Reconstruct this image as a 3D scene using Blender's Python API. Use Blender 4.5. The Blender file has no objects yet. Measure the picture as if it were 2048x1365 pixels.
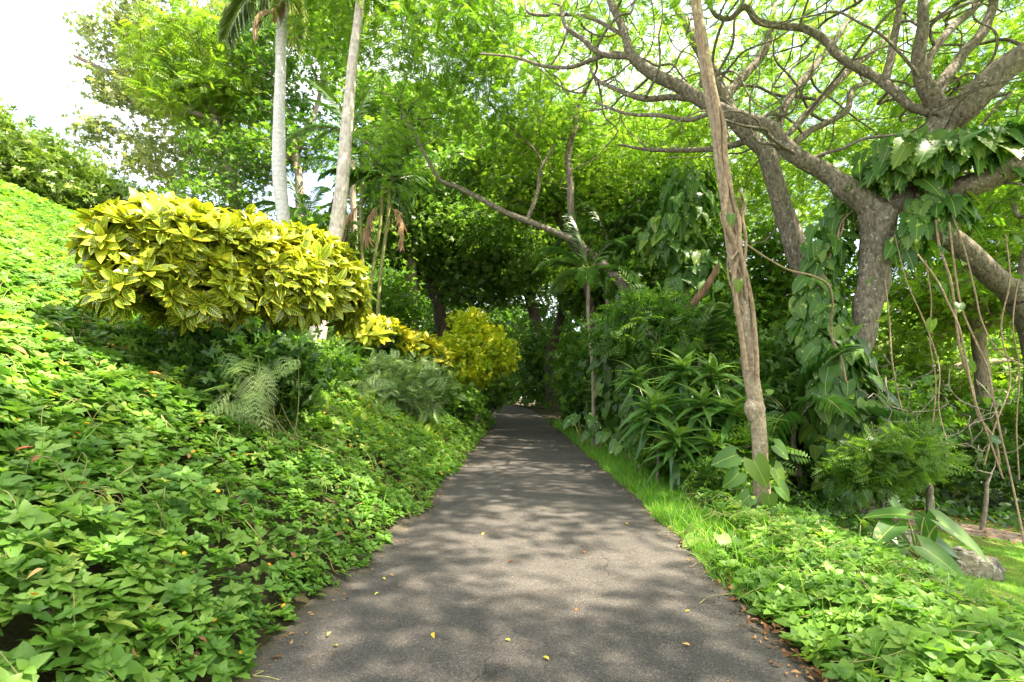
import bpy, math, random
import numpy as np
random.seed(7)
RNG = np.random.default_rng(11)
PI = math.pi
scene = bpy.context.scene

# ------------------------------------------------------------------ camera, sky, sun, exposure
F = 1000.0; EYE = 1.5; PITCH = math.atan(0.1075)
CP, SP = math.cos(PITCH), math.sin(PITCH)
cam_data = bpy.data.cameras.new('camera'); cam = bpy.data.objects.new('camera', cam_data)
scene.collection.objects.link(cam)
cam.location = (0, 0, EYE); cam.rotation_euler = (PI/2 + PITCH, 0, 0)
cam_data.sensor_width = 36; cam_data.lens = 36*F/2048
cam_data.clip_start = 0.05; cam_data.clip_end = 3000
scene.camera = cam

SUN_EL = math.radians(60); SUN_AZ = math.radians(112)      # azimuth clockwise from +Y: to the right, slightly behind
SUN_DIR = np.array([math.sin(SUN_AZ)*math.cos(SUN_EL), math.cos(SUN_AZ)*math.cos(SUN_EL), math.sin(SUN_EL)])
world = bpy.data.worlds.new('World'); scene.world = world; world.use_nodes = True
nt = world.node_tree; nt.nodes.clear()
def nn(t, typ, **kw):
    n = t.nodes.new(typ)
    for k, v in kw.items():
        if k.startswith('i_'):
            n.inputs[k[2:].replace('_', ' ')].default_value = v
        else: setattr(n, k, v)
    return n
sky = nn(nt, 'ShaderNodeTexSky', sky_type='NISHITA', sun_disc=False)
sky.sun_elevation = SUN_EL; sky.sun_rotation = SUN_AZ; sky.air_density = 1.0; sky.dust_density = 2.5
tc = nn(nt, 'ShaderNodeTexCoord')
mp = nn(nt, 'ShaderNodeMapping'); mp.inputs['Scale'].default_value = (1, 1, 2.2)
nz = nn(nt, 'ShaderNodeTexNoise'); nz.inputs['Scale'].default_value = 2.1; nz.inputs['Detail'].default_value = 6; nz.inputs['Roughness'].default_value = .55
cr = nn(nt, 'ShaderNodeValToRGB'); cr.color_ramp.elements[0].position = .38; cr.color_ramp.elements[0].color = (.12, .12, .12, 1); cr.color_ramp.elements[1].position = .60
mx = nn(nt, 'ShaderNodeMix', data_type='RGBA')
mx.inputs[7].default_value = (7.0, 7.05, 7.2, 1)
bg = nn(nt, 'ShaderNodeBackground'); bg.inputs['Strength'].default_value = .11
wo = nn(nt, 'ShaderNodeOutputWorld')
L = nt.links.new
L(tc.outputs['Generated'], mp.inputs[0]); L(mp.outputs[0], nz.inputs['Vector']); L(nz.outputs['Fac'], cr.inputs[0])
L(cr.outputs[0], mx.inputs[0]); L(sky.outputs[0], mx.inputs[6]); L(mx.outputs[2], bg.inputs[0]); L(bg.outputs[0], wo.inputs[0])
sd = bpy.data.lights.new('sun', 'SUN'); sd.energy = 5.0; sd.angle = math.radians(.55); sd.color = (1.0, .91, .74)
so = bpy.data.objects.new('sun', sd); scene.collection.objects.link(so)
from mathutils import Vector
so.rotation_euler = Vector(tuple(SUN_DIR)).to_track_quat('Z', 'Y').to_euler(); so.location = (10, -5, 30)
scene.view_settings.view_transform = 'Standard'; scene.view_settings.look = 'None'
scene.view_settings.gamma = 1; scene.view_settings.exposure = 2.3
scene.render.engine = 'CYCLES'
cy = scene.cycles; cy.max_bounces = 7; cy.diffuse_bounces = 4; cy.transmission_bounces = 5; cy.glossy_bounces = 2; cy.transparent_max_bounces = 4
cy.use_denoising = True; cy.sample_clamp_indirect = 8

# ------------------------------------------------------------------ pixels and points (placing things at their own distance)
def P(px, py, d):
    u = (px-1024)/F; v = (682.5-py)/F
    yy = CP - v*SP; zz = SP + v*CP
    return np.array([u*d/yy, d, EYE + zz*d/yy])
def W2(wpx, d): return wpx*d/F

# ------------------------------------------------------------------ path centre line and terrain
CPTS = np.array([(.10,-14),(.08,0),(.08,2.8),(.24,5),(.34,8),(.43,14),(.53,24),(.2,31),(-.6,36),(-2.4,40),(-5.5,43),(-11,45.5),(-20,47),(-40,48)], float)
def catmull(p, m=6):
    p = np.asarray(p, float)
    if len(p) < 3: return p
    q = np.vstack([2*p[0]-p[1], p, 2*p[-1]-p[-2]]); t = np.linspace(0, 1, m, endpoint=False)[:, None]
    out = []
    for i in range(1, len(q)-2):
        a, b, c, d = q[i-1], q[i], q[i+1], q[i+2]
        out.append(.5*((2*b) + (c-a)*t + (2*a-5*b+4*c-d)*t*t + (3*b-a-3*c+d)*t**3))
    out.append(p[-1:])
    return np.vstack(out)
CL = catmull(CPTS, 5); HW = 1.53
def path_off(x, y):
    """signed distance from the centre line: left is positive; and the distance along it"""
    x = np.asarray(x, float).ravel(); y = np.asarray(y, float).ravel()
    best = np.full(len(x), 1e9); sg = np.zeros(len(x)); ys = np.zeros(len(x))
    for i in range(len(CL)-1):
        a = CL[i]; e = CL[i+1]-a; l2 = e@e
        t = ((x-a[0])*e[0] + (y-a[1])*e[1])/l2
        if i > 0: t = np.maximum(t, 0)
        if i < len(CL)-2: t = np.minimum(t, 1)
        dx = x-a[0]-t*e[0]; dy = y-a[1]-t*e[1]; d = np.hypot(dx, dy)
        m = d < best
        best[m] = d[m]; sg[m] = np.sign(e[0]*dy - e[1]*dx)[m]; ys[m] = (a[1]+t*e[1])[m]
    return best*sg, ys
def sines(x, y, sc, seed, n=5):
    r = np.random.default_rng(seed); s = 0
    for i in range(n):
        a = r.uniform(0, 2*PI); k = sc*r.uniform(.6, 1.9); s = s + np.sin(k*(x*math.cos(a)+y*math.sin(a)) + r.uniform(0, 6.3))
    return s/n
def sstep(a, b, x):
    t = np.clip((x-a)/(b-a), 0, 1); return t*t*(3-2*t)
def path_z(ys): return .82*sstep(25, 42, ys)
def terrain(x, y):
    x = np.asarray(x, float); shp = x.shape; x = x.ravel(); y = np.asarray(y, float).ravel()
    o, ys = path_off(x, y); z0 = path_z(ys)
    left = np.maximum(o-HW, 0); right = np.maximum(-o-HW, 0)
    s = .58
    lz = np.where(left < 10, s*left, s*10 + 1.0*(1-np.exp(-(left-10)*s/1.0)))
    lz = lz*(1-.0*left)
    far = sstep(45, 90, y)
    rz = -.05*np.minimum(right, .8) - .2*np.clip(right-.8, 0, 3) - .10*np.clip(right-3.8, 0, 4) - .05*np.clip(right-7.8, 0, 25) - .02*np.clip(right-33, 0, 400)
    rz = rz*(1-.5*sstep(14, 30, y))
    z = z0 + lz + rz + .07*sines(x, y, .9, 3)*sstep(.3, 2.5, np.abs(o)-HW) + .25*sines(x, y, .22, 5)*sstep(3, 9, np.abs(o)-HW)
    z = z - .02*(1-sstep(0, .25, np.abs(o)-HW+.12))
    return z.reshape(shp)
def G(x, y): return float(terrain(np.array([x]), np.array([y]))[0])
def ground_at(px, d):
    """the ground under a picture column at distance d"""
    x = (px-1024)/F*d
    for _ in range(3):
        z = G(x, d); v0 = (z-EYE)/d          # zz/yy = v0
        v = (v0*CP - SP)/(CP + v0*SP); x = (px-1024)/F*d/(CP - v*SP)
    return np.array([x, d, G(x, d)])

# ------------------------------------------------------------------ mesh accumulation
class Acc:
    def __init__(s): s.V=[]; s.L=[]; s.S=[]; s.R=[]; s.U=[]; s.M=[]; s.n=0; s.sm=[]
    def add(s, V, F, rnd=None, uv=None, mat=0, smooth=False):
        V = np.asarray(V, np.float32); F = np.asarray(F, np.int32)
        s.V.append(V); s.L.append((F+s.n).ravel()); s.S.append(np.full(len(F), F.shape[1], np.int32))
        s.R.append(np.full(len(V), .5, np.float32) if rnd is None else np.broadcast_to(np.asarray(rnd, np.float32), (len(V),)))
        s.U.append(np.zeros((len(V), 3), np.float32) if uv is None else np.asarray(uv, np.float32))
        s.M.append(np.full(len(F), mat, np.int32)); s.sm.append(np.full(len(F), smooth, bool)); s.n += len(V)
    def build(s, name, mats, parent=None):
        me = bpy.data.meshes.new(name)
        V = np.vstack(s.V)
        if parent is not None: V = V - np.array(parent.location, np.float32)
        Lp = np.concatenate(s.L); S = np.concatenate(s.S)
        me.vertices.add(len(V)); me.vertices.foreach_set('co', V.astype(np.float32).ravel())
        me.loops.add(len(Lp)); me.loops.foreach_set('vertex_index', Lp.astype(np.int32))
        me.polygons.add(len(S)); st = np.zeros(len(S), np.int32); st[1:] = np.cumsum(S)[:-1]
        me.polygons.foreach_set('loop_start', st)
        me.polygons.foreach_set('material_index', np.concatenate(s.M))
        me.polygons.foreach_set('use_smooth', np.concatenate(s.sm))
        me.update(calc_edges=True)
        a = me.attributes.new('rnd', 'FLOAT', 'POINT'); a.data.foreach_set('value', np.concatenate(s.R).astype(np.float32))
        b = me.attributes.new('luv', 'FLOAT_VECTOR', 'POINT'); b.data.foreach_set('vector', np.vstack(s.U).astype(np.float32).ravel())
        for m in (mats if isinstance(mats, (list, tuple)) else [mats]): me.materials.append(m)
        o = bpy.data.objects.new(name, me); scene.collection.objects.link(o)
        if parent is not None: o.parent = parent
        return o
def thing(name, label, cat, loc, group=None):
    o = bpy.data.objects.new(name, None); scene.collection.objects.link(o)
    o.location = tuple(float(c) for c in loc); o['label'] = label; o['category'] = cat; o.empty_display_size = .3
    if group: o['group'] = group
    return o
def tag(o, label=None, cat=None, group=None, kind=None):
    if label: o['label'] = label
    if cat: o['category'] = cat
    if group: o['group'] = group
    if kind: o['kind'] = kind
    return o
def dup(root, loc, rz=0, sc=1, label=None):
    r = root.copy(); scene.collection.objects.link(r); r.location = tuple(float(c) for c in loc); r.rotation_euler = (0, 0, rz); r.scale = (sc, sc, sc)
    if label: r['label'] = label
    for ch in list(root.children):
        c = ch.copy(); scene.collection.objects.link(c); c.parent = r
        for g in ch.children:
            d = g.copy(); scene.collection.objects.link(d); d.parent = c
    return r

# ------------------------------------------------------------------ leaves
def unit(v): return v/np.maximum(np.linalg.norm(v, axis=-1, keepdims=True), 1e-9)
def leaf_t(kind='ovate', n=4, w=.5, fold=.12, curl=.25):
    """one leaf of length 1 along +y; three vertices per cross row"""
    t = np.linspace(0, 1, n+1); back = np.zeros(n+1)
    if kind == 'ovate': wd = np.sin(PI*np.clip(t, 0, 1)**.75)**.85
    elif kind == 'lobed':
        wd = np.sin(PI*t**.8)**.8
        if n >= 6: wd = wd*np.where(np.arange(n+1) % 2 == 1, 1.0, .92); wd[int(n*.4)] *= 1.15
    elif kind == 'lance': wd = np.sin(PI*t**.6)**.8
    elif kind == 'obovate': wd = np.sin(PI*t**1.25)**.8
    elif kind == 'heart': wd = np.cos(PI/2*t**1.15)**.75; back = .22*(1-t)**3; wd[0] = .62
    elif kind == 'split':
        wd = np.cos(PI/2*t**1.1)**.75; back = .15*(1-t)**3; wd[0] = .6
        wd = wd*np.where((np.arange(n+1) % 2 == 0) & (t > .25), .76, 1.0); back = back - .06*(np.arange(n+1) % 2)
    wd = np.maximum(wd, .03)*w/2; wd[-1] = .004
    y = t; z = -curl*t*t
    if kind not in ('heart', 'split'): wd[0] = max(.02, .04*w)
    V = np.zeros((n+1, 3, 3)); V[:, 0] = np.c_[-wd, y-back, z+fold*wd*2]; V[:, 1] = np.c_[0*t, y, z]; V[:, 2] = np.c_[wd, y-back, z+fold*wd*2]
    U = np.zeros((n+1, 3, 3)); U[:, 0, 0] = -wd/(w/2); U[:, 2, 0] = wd/(w/2); U[:, :, 1] = t[:, None]; 
    U[:, 0, 2] = -1; U[:, 2, 2] = 1
    Fc = []
    for i in range(n):
        for j in (0, 1):
            a = i*3+j; Fc.append((a, a+1, a+4, a+3))
    return V.reshape(-1, 3), np.array(Fc), U.reshape(-1, 3)
def rhomb_t(w=.5, fold=.1):
    V = np.array([(0,0,0),(w/2,.45,fold*w),(0,1,-.1),(-w/2,.45,fold*w)], float)
    return V, np.array([(0,1,2,3)]), np.array([(0,0,0),(1,.45,1),(0,1,0),(-1,.45,-1)], float)
def frames(along, normal):
    y = unit(along); x = unit(np.cross(y, normal)); z = np.cross(x, y)
    return np.stack([x, y, z], -1)              # columns
def inst(acc, tpl, pos, R, sc, rnd, mat=0):
    V, Fc, U = tpl; N = len(pos)
    if N == 0: return
    sc = np.broadcast_to(np.asarray(sc, float), (N,)) if np.ndim(sc) < 2 else sc
    VV = V[None]*(sc[:, None, None] if sc.ndim == 1 else sc[:, None, :])
    W = np.einsum('nij,nvj->nvi', R, VV) + pos[:, None, :]
    FF = Fc[None] + (np.arange(N)*len(V))[:, None, None]
    acc.add(W.reshape(-1, 3), FF.reshape(-1, Fc.shape[1]), np.repeat(rnd, len(V)), np.tile(U, (N, 1)), mat, smooth=len(V) > 4)
def merge_t(parts):
    """parts: list of (tpl, pos, along, normal, scale)"""
    Vs, Fs, Us, n = [], [], [], 0
    for (V, Fc, U), p, a, nrm, s in parts:
        R = frames(np.array([a], float), np.array([nrm], float))[0]
        Vs.append((R@(V*s).T).T + np.array(p)); Fs.append(Fc+n); Us.append(U); n += len(V)
    return np.vstack(Vs), np.vstack(Fs), np.vstack(Us)
def sprig_t(leaf, pairs=3, tilt=.35, L0=1.0):
    parts = []
    for k in range(pairs):
        a0 = k*PI/2 + .3*k; s = L0*(1-.27*k); h = .10*k; e = tilt + .28*k
        for m in (0, 1):
            a = a0 + m*PI
            d = (math.cos(a)*math.cos(e), math.sin(a)*math.cos(e), math.sin(e))
            parts.append((leaf, (0, 0, h), d, (-math.cos(a)*math.sin(e), -math.sin(a)*math.sin(e), math.cos(e)), s))
    return merge_t(parts)
def pinnate_t(leaf, n=8, L=.30, ang=.9, droop=.18, bip=False):
    parts = []
    for k in range(n):
        t = .12+.88*k/(n-1); s = L*math.sin(PI*(.25+.62*t))
        for sg in (-1, 1):
            d = (sg*math.sin(ang), math.cos(ang), -.12-.1*random.random())
            parts.append((leaf, (0, t, -droop*t*t), d, (sg*.12, 0, 1), s))
    return merge_t(parts)
def rand_dirs(n, up=0.0, rng=RNG):
    v = rng.normal(size=(n, 3)); v = unit(v); v[:, 2] += up; return unit(v)

# ------------------------------------------------------------------ tubes
def tube(acc, pts, rad, sides=8, rnd=.5, smooth_path=0, wob=0.0, mat=0, cap=True):
    pts = np.asarray(pts, float); rad = np.asarray(rad, float)*np.ones(len(pts))
    if smooth_path > 1 and len(pts) > 2:
        q = catmull(np.c_[pts, rad], smooth_path); pts = q[:, :3]; rad = np.maximum(q[:, 3], .001)
    n = len(pts)
    T = np.gradient(pts, axis=0); T = unit(T)
    m = unit(pts[-1]-pts[0]); ref = np.eye(3)[np.argmin(np.abs(m))]
    A = unit(ref - (T@ref)[:, None]*T); B = np.cross(T, A)
    th = np.linspace(0, 2*PI, sides, endpoint=False)
    r = rad[:, None]*np.ones(sides)
    if wob:
        k = (.7, 2.1, 4.4, 1.3); ln = (pts@np.array([.55, .5, 1.0]))[:, None]
        r = r*(1 + wob*(np.sin(2*th[None]+k[0]+ln*1.7)*.5 + np.sin(3*th[None]+k[1]-ln*2.9)*.4 + np.sin(ln*6+k[2]+th[None])*.35))
    V = pts[:, None] + r[..., None]*(np.cos(th)[None, :, None]*A[:, None] + np.sin(th)[None, :, None]*B[:, None])
    ln = np.r_[0, np.cumsum(np.linalg.norm(np.diff(pts, axis=0), axis=1))]
    U = np.zeros((n, sides, 3)); U[..., 0] = th/(2*PI); U[..., 1] = ln[:, None]
    i = np.arange(n-1)[:, None]*sides; j = np.arange(sides)[None]; k = (j+1) % sides
    Fc = np.stack([i+j, i+k, i+sides+k, i+sides+j], -1).reshape(-1, 4)
    acc.add(V.reshape(-1, 3), Fc, rnd, U.reshape(-1, 3), mat, True)
    if cap:
        acc.add(V[-1], np.array([list(range(sides))]), rnd, U[-1], mat, True)

# ------------------------------------------------------------------ attractor tree
def grow(skel, attr, alpha=.35, step=.5, wig=.12, rng=RNG, grav=0.0):
    """skel: list of polylines [(x,y,z,r)], the first from the root; returns node arrays"""
    pos, par, minr, plen = [], [], [], []
    for si, pl in enumerate(skel):
        pl = np.asarray(pl, float); prev = -1
        if si > 0:
            prev = int(np.argmin(np.linalg.norm(np.array(pos)-pl[0, :3], axis=1)))
        q = catmull(pl, 4) if len(pl) > 2 else pl
        for p in q:
            l = 0 if prev < 0 else plen[prev] + np.linalg.norm(p[:3]-pos[prev])
            pos.append(p[:3]); par.append(prev); minr.append(p[3]); plen.append(l); prev = len(pos)-1
    ns = len(pos)
    cap = ns + len(attr)*14 + 100
    X = np.zeros((cap, 3)); X[:ns] = pos; PL = np.zeros(cap); PL[:ns] = plen
    par = list(par); minr = list(minr); n = ns
    root = X[0]; base_ok = np.ones(cap, bool); base_ok[:max(1, len(skel[0])//2)] = False if ns > 6 else True
    order = np.argsort(np.linalg.norm(attr-X[ns//2], axis=1))
    tips = []
    for ai in order:
        a = attr[ai]
        d = np.linalg.norm(X[:n]-a, axis=1)
        c = d + alpha*PL[:n] + (~base_ok[:n])*2.0*0
        b = int(np.argmin(c)); D = d[b]
        m = int(min(12, max(1, round(D/step))))
        st = X[b].copy(); vec = a-st; prev = b
        off = rng.normal(size=3)*wig*D
        for k in range(1, m+1):
            t = k/m
            if n >= cap: break
            p = st + vec*t + off*math.sin(PI*t) + rng.normal(size=3)*wig*.35*min(step, D)*(t < 1); p[2] += grav*D*math.sin(PI*t)
            X[n] = p; PL[n] = PL[prev] + np.linalg.norm(p-X[prev]); par.append(prev); minr.append(0); prev = n; n += 1
        tips.append(prev)
    return X[:n], np.array(par), np.array(minr), tips, ns
def draw_tree(acc, X, par, minr, ns, r0=.008, ex=2.3, rmax=1e9, sides_big=10, wob=.1, draw_skel=True, minsides=4, limbs=None):
    n = len(X); A = np.zeros(n); kids = [[] for _ in range(n)]
    for i in range(n-1, -1, -1):
        if not kids[i]: A[i] = r0**ex
        if par[i] >= 0: A[par[i]] += A[i]; kids[par[i]].append(i)
    R = np.minimum(A**(1/ex), rmax); sk = minr > 0; R = np.where(sk, minr, R)
    for i in range(ns, n):
        if R[i] > .85*R[par[i]] : R[i] = .85*R[par[i]]
    R = np.maximum(R, r0)
    stack = [0]; started = set()
    heads = [(0, -1)]
    while heads:
        i, p = heads.pop()
        chain = [i]; cur = i
        while kids[cur]:
            ks = sorted(kids[cur], key=lambda k: (-(1 if (sk[cur] and sk[k]) else 0), -A[k]))
            for k in ks[1:]: heads.append((k, cur))
            cur = ks[0]; chain.append(cur)
        pts = X[chain]; rr = R[chain]
        if p >= 0:
            gp = par[p] if par[p] >= 0 else p
            if gp != p and rr[0] > .03: pts = np.vstack([X[gp]*.4+X[p]*.6, X[p]*.6+pts[0]*.4, pts]); rr = np.r_[rr[0]*.7, rr[0]*.97, rr]
            else: pts = np.vstack([X[p], pts]); rr = np.r_[min(R[p], rr[0]*1.15), rr]
        if len(pts) < 2: continue
        mr = rr.max()
        if not draw_skel and sk[chain[-1]]: continue
        if limbs is not None and p >= 0 and mr > .085: limbs.append(Acc()); tube(limbs[-1], pts, rr, sides=sides_big, wob=wob, smooth_path=3); continue
        if mr > .05: tube(acc, pts, rr, sides=sides_big if mr > .12 else 7, wob=wob, smooth_path=3 if len(pts) > 2 else 0)
        else: tube(acc, pts, rr, sides=5 if mr > .02 else minsides)
    return R
# ------------------------------------------------------------------ materials
def new_mat(name):
    m = bpy.data.materials.new(name); m.use_nodes = True; t = m.node_tree; t.nodes.clear()
    o = nn(t, 'ShaderNodeOutputMaterial'); return m, t, o
def ramp(t, stops):
    r = nn(t, 'ShaderNodeValToRGB'); e = r.color_ramp.elements
    while len(e) < len(stops): e.new(.5)
    for k, (p, c) in enumerate(stops): e[k].position = p; e[k].color = (*c, 1)
    return r
def leaf_mat(name, stops, trans=.35, tcol=1.8, rough=.42, spec=.5, veins=None, vein_n=9, tshift=(1.15, 1.25, .55), edge=0.0, variegate=None):
    m, t, out = new_mat(name); lk = t.links.new
    at = nn(t, 'ShaderNodeAttribute', attribute_name='rnd'); r = ramp(t, stops); lk(at.outputs['Fac'], r.inputs[0]); col = r.outputs[0]
    uv = nn(t, 'ShaderNodeAttribute', attribute_name='luv'); sp = nn(t, 'ShaderNodeSeparateXYZ'); lk(uv.outputs['Vector'], sp.inputs[0])
    ab = nn(t, 'ShaderNodeMath', operation='ABSOLUTE'); lk(sp.outputs[0], ab.inputs[0])
    if veins or variegate:
        # side veins: stripes along (t - k|x|), midrib near x = 0
        ml = nn(t, 'ShaderNodeMath', operation='MULTIPLY'); lk(ab.outputs[0], ml.inputs[0]); ml.inputs[1].default_value = .13
        sb = nn(t, 'ShaderNodeMath', operation='SUBTRACT'); lk(sp.outputs[1], sb.inputs[0]); lk(ml.outputs[0], sb.inputs[1])
        m2 = nn(t, 'ShaderNodeMath', operation='MULTIPLY'); lk(sb.outputs[0], m2.inputs[0]); m2.inputs[1].default_value = vein_n
        pp = nn(t, 'ShaderNodeMath', operation='PINGPONG'); lk(m2.outputs[0], pp.inputs[0]); pp.inputs[1].default_value = .5
        l1 = nn(t, 'ShaderNodeMath', operation='LESS_THAN'); lk(pp.outputs[0], l1.inputs[0]); l1.inputs[1].default_value = .085 if veins else .0
        l2 = nn(t, 'ShaderNodeMath', operation='LESS_THAN'); lk(ab.outputs[0], l2.inputs[0]); l2.inputs[1].default_value = .09 if edge else .04
        mm = nn(t, 'ShaderNodeMath', operation='MAXIMUM'); lk(l1.outputs[0], mm.inputs[0]); lk(l2.outputs[0], mm.inputs[1]); fac = mm.outputs[0]
        if edge:
            gt = nn(t, 'ShaderNodeMath', operation='ABSOLUTE'); lk(sp.outputs[2], gt.inputs[0])
            g2 = nn(t, 'ShaderNodeMath', operation='GREATER_THAN'); lk(gt.outputs[0], g2.inputs[0]); g2.inputs[1].default_value = 1-edge
            m3 = nn(t, 'ShaderNodeMath', operation='MAXIMUM'); lk(fac, m3.inputs[0]); lk(g2.outputs[0], m3.inputs[1]); fac = m3.outputs[0]
        sc = nn(t, 'ShaderNodeMath', operation='MULTIPLY'); lk(fac, sc.inputs[0]); sc.inputs[1].default_value = .85
        if not edge: sc.inputs[1].default_value = .5
        x = nn(t, 'ShaderNodeMix', data_type='RGBA'); lk(sc.outputs[0], x.inputs[0]); lk(col, x.inputs[6]); x.inputs[7].default_value = (*(veins or variegate), 1); col = x.outputs[2]
    if variegate:
        tcx = nn(t, 'ShaderNodeTexCoord'); n2 = nn(t, 'ShaderNodeTexNoise'); n2.inputs['Scale'].default_value = 9; lk(tcx.outputs['Object'], n2.inputs['Vector'])
        rr = ramp(t, [(.67, (0, 0, 0)), (.70, (1, 1, 1))]); lk(n2.outputs['Fac'], rr.inputs[0])
        x = nn(t, 'ShaderNodeMix', data_type='RGBA'); lk(rr.outputs[0], x.inputs[0]); lk(col, x.inputs[6]); x.inputs[7].default_value = (*variegate, 1); col = x.outputs[2]
    pb = nn(t, 'ShaderNodeBsdfPrincipled'); lk(col, pb.inputs['Base Color']); pb.inputs['Roughness'].default_value = rough
    pb.inputs['Specular IOR Level'].default_value = spec
    tr = nn(t, 'ShaderNodeBsdfTranslucent')
    mu = nn(t, 'ShaderNodeMix', data_type='RGBA', blend_type='MULTIPLY'); mu.inputs[0].default_value = 1; lk(col, mu.inputs[6])
    mu.inputs[7].default_value = (tshift[0]*tcol, tshift[1]*tcol, tshift[2]*tcol, 1); lk(mu.outputs[2], tr.inputs[0])
    ms = nn(t, 'ShaderNodeMixShader'); ms.inputs[0].default_value = trans; lk(pb.outputs[0], ms.inputs[1]); lk(tr.outputs[0], ms.inputs[2]); lk(ms.outputs[0], out.inputs[0])
    return m
def bark_mat(name, c1, c2, c3=None, scale=5, zs=.3, bump=.5, spots=.62, rough=.85, rings=0.0):
    m, t, out = new_mat(name); lk = t.links.new
    tcx = nn(t, 'ShaderNodeTexCoord'); mpn = nn(t, 'ShaderNodeMapping'); mpn.inputs['Scale'].default_value = (scale, scale, scale*zs); lk(tcx.outputs['Object'], mpn.inputs[0])
    n1 = nn(t, 'ShaderNodeTexNoise'); n1.inputs['Scale'].default_value = 2.2; n1.inputs['Detail'].default_value = 8; n1.inputs['Roughness'].default_value = .65; lk(mpn.outputs[0], n1.inputs['Vector'])
    r = ramp(t, [(.36, c1), (.62, c2)]); lk(n1.outputs['Fac'], r.inputs[0]); col = r.outputs[0]
    if c3:
        n2 = nn(t, 'ShaderNodeTexNoise'); n2.inputs['Scale'].default_value = scale*1.3; n2.inputs['Detail'].default_value = 6; n2.inputs['Roughness'].default_value = .7; lk(tcx.outputs['Object'], n2.inputs['Vector'])
        r2 = ramp(t, [(spots, (0, 0, 0)), (spots+.06, (1, 1, 1))]); lk(n2.outputs['Fac'], r2.inputs[0])
        x = nn(t, 'ShaderNodeMix', data_type='RGBA'); lk(r2.outputs[0], x.inputs[0]); lk(col, x.inputs[6]); x.inputs[7].default_value = (*c3, 1); col = x.outputs[2]
    hgt = n1.outputs['Fac']
    if rings:
        uv = nn(t, 'ShaderNodeAttribute', attribute_name='luv'); sp = nn(t, 'ShaderNodeSeparateXYZ'); lk(uv.outputs['Vector'], sp.inputs[0])
        ad = nn(t, 'ShaderNodeMath', operation='MULTIPLY_ADD'); lk(n1.outputs['Fac'], ad.inputs[0]); ad.inputs[1].default_value = .12; lk(sp.outputs[1], ad.inputs[2])
        m2 = nn(t, 'ShaderNodeMath', operation='MULTIPLY'); lk(ad.outputs[0], m2.inputs[0]); m2.inputs[1].default_value = rings
        fr = nn(t, 'ShaderNodeMath', operation='FRACT'); lk(m2.outputs[0], fr.inputs[0])
        lt = nn(t, 'ShaderNodeMath', operation='LESS_THAN'); lk(fr.outputs[0], lt.inputs[0]); lt.inputs[1].default_value = .2
        s2 = nn(t, 'ShaderNodeMath', operation='MULTIPLY'); lk(lt.outputs[0], s2.inputs[0]); s2.inputs[1].default_value = .22
        x = nn(t, 'ShaderNodeMix', data_type='RGBA'); lk(s2.outputs[0], x.inputs[0]); lk(col, x.inputs[6]); x.inputs[7].default_value = (*[c*.45 for c in c1], 1); col = x.outputs[2]
    pb = nn(t, 'ShaderNodeBsdfPrincipled'); lk(col, pb.inputs['Base Color']); pb.inputs['Roughness'].default_value = rough; pb.inputs['Specular IOR Level'].default_value = .2
    bp = nn(t, 'ShaderNodeBump'); bp.inputs['Strength'].default_value = bump; bp.inputs['Distance'].default_value = .05; lk(hgt, bp.inputs['Height']); lk(bp.outputs[0], pb.inputs['Normal'])
    lk(pb.outputs[0], out.inputs[0]); return m
G3 = lambda a, b, c: [(0, a), (.5, b), (1, c)]
M = {}
M['cover'] = leaf_mat('ground_cover_leaf', [(0,(.06,.14,.018)), (.4,(.13,.25,.032)), (.8,(.22,.34,.055)), (1,(.35,.40,.09))], .38, 1.65, .48, .35, veins=(.09,.22,.05), vein_n=6)
M['flower'] = leaf_mat('orange_petal', G3((.75,.2,.02), (.8,.38,.02), (.8,.5,.05)), .2, 1.2, .6, .2)
M['stem'] = bark_mat('pale_stem', (.20,.16,.07), (.28,.30,.10), scale=8, bump=.1)
M['grass'] = leaf_mat('grass_blade', [(0,(.26,.21,.10)), (.06,(.08,.19,.02)), (.5,(.13,.30,.03)), (1,(.26,.40,.05))], .45, 1.6, .45, .4)
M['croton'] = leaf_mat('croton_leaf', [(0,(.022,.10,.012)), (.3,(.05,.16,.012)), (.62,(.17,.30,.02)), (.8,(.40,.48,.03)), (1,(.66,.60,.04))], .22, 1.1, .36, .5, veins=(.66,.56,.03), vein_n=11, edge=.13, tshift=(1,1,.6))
M['croton2'] = leaf_mat('croton_leaf_small', [(0,(.06,.17,.015)), (.4,(.34,.38,.02)), (1,(.68,.56,.03))], .25, 1.2, .4, .4, tshift=(1,1,.6))
M['yellow'] = leaf_mat('yellow_shrub_leaf', G3((.22,.36,.012), (.46,.55,.02), (.72,.68,.03)), .4, 1.3, .45, .4, tshift=(1,1,.6))
M['hedge'] = leaf_mat('hedge_leaf', G3((.07,.13,.02), (.14,.22,.035), (.27,.34,.08)), .28, 1.5, .3, .6)
M['feather'] = leaf_mat('feathery_leaf', G3((.08,.17,.018), (.14,.25,.024), (.23,.33,.04)), .48, 1.6, .5, .3)
M['canopy'] = leaf_mat('canopy_leaf', G3((.085,.175,.02), (.15,.26,.028), (.25,.33,.05)), .48, 1.55, .5, .3)
M['olive'] = leaf_mat('olive_leaf', G3((.11,.16,.06), (.20,.25,.09), (.36,.34,.17)), .4, 1.4, .5, .3)
M['green'] = leaf_mat('green_leaf', G3((.05,.12,.018), (.09,.18,.022), (.17,.26,.035)), .42, 1.7, .46, .3)
M['bright'] = leaf_mat('bright_leaf', G3((.09,.18,.018), (.16,.26,.022), (.27,.35,.035)), .42, 1.45, .5, .3)
M['dark'] = leaf_mat('dark_leaf', G3((.03,.075,.014), (.065,.14,.02), (.13,.21,.035)), .4, 1.8, .42, .4)
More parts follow.
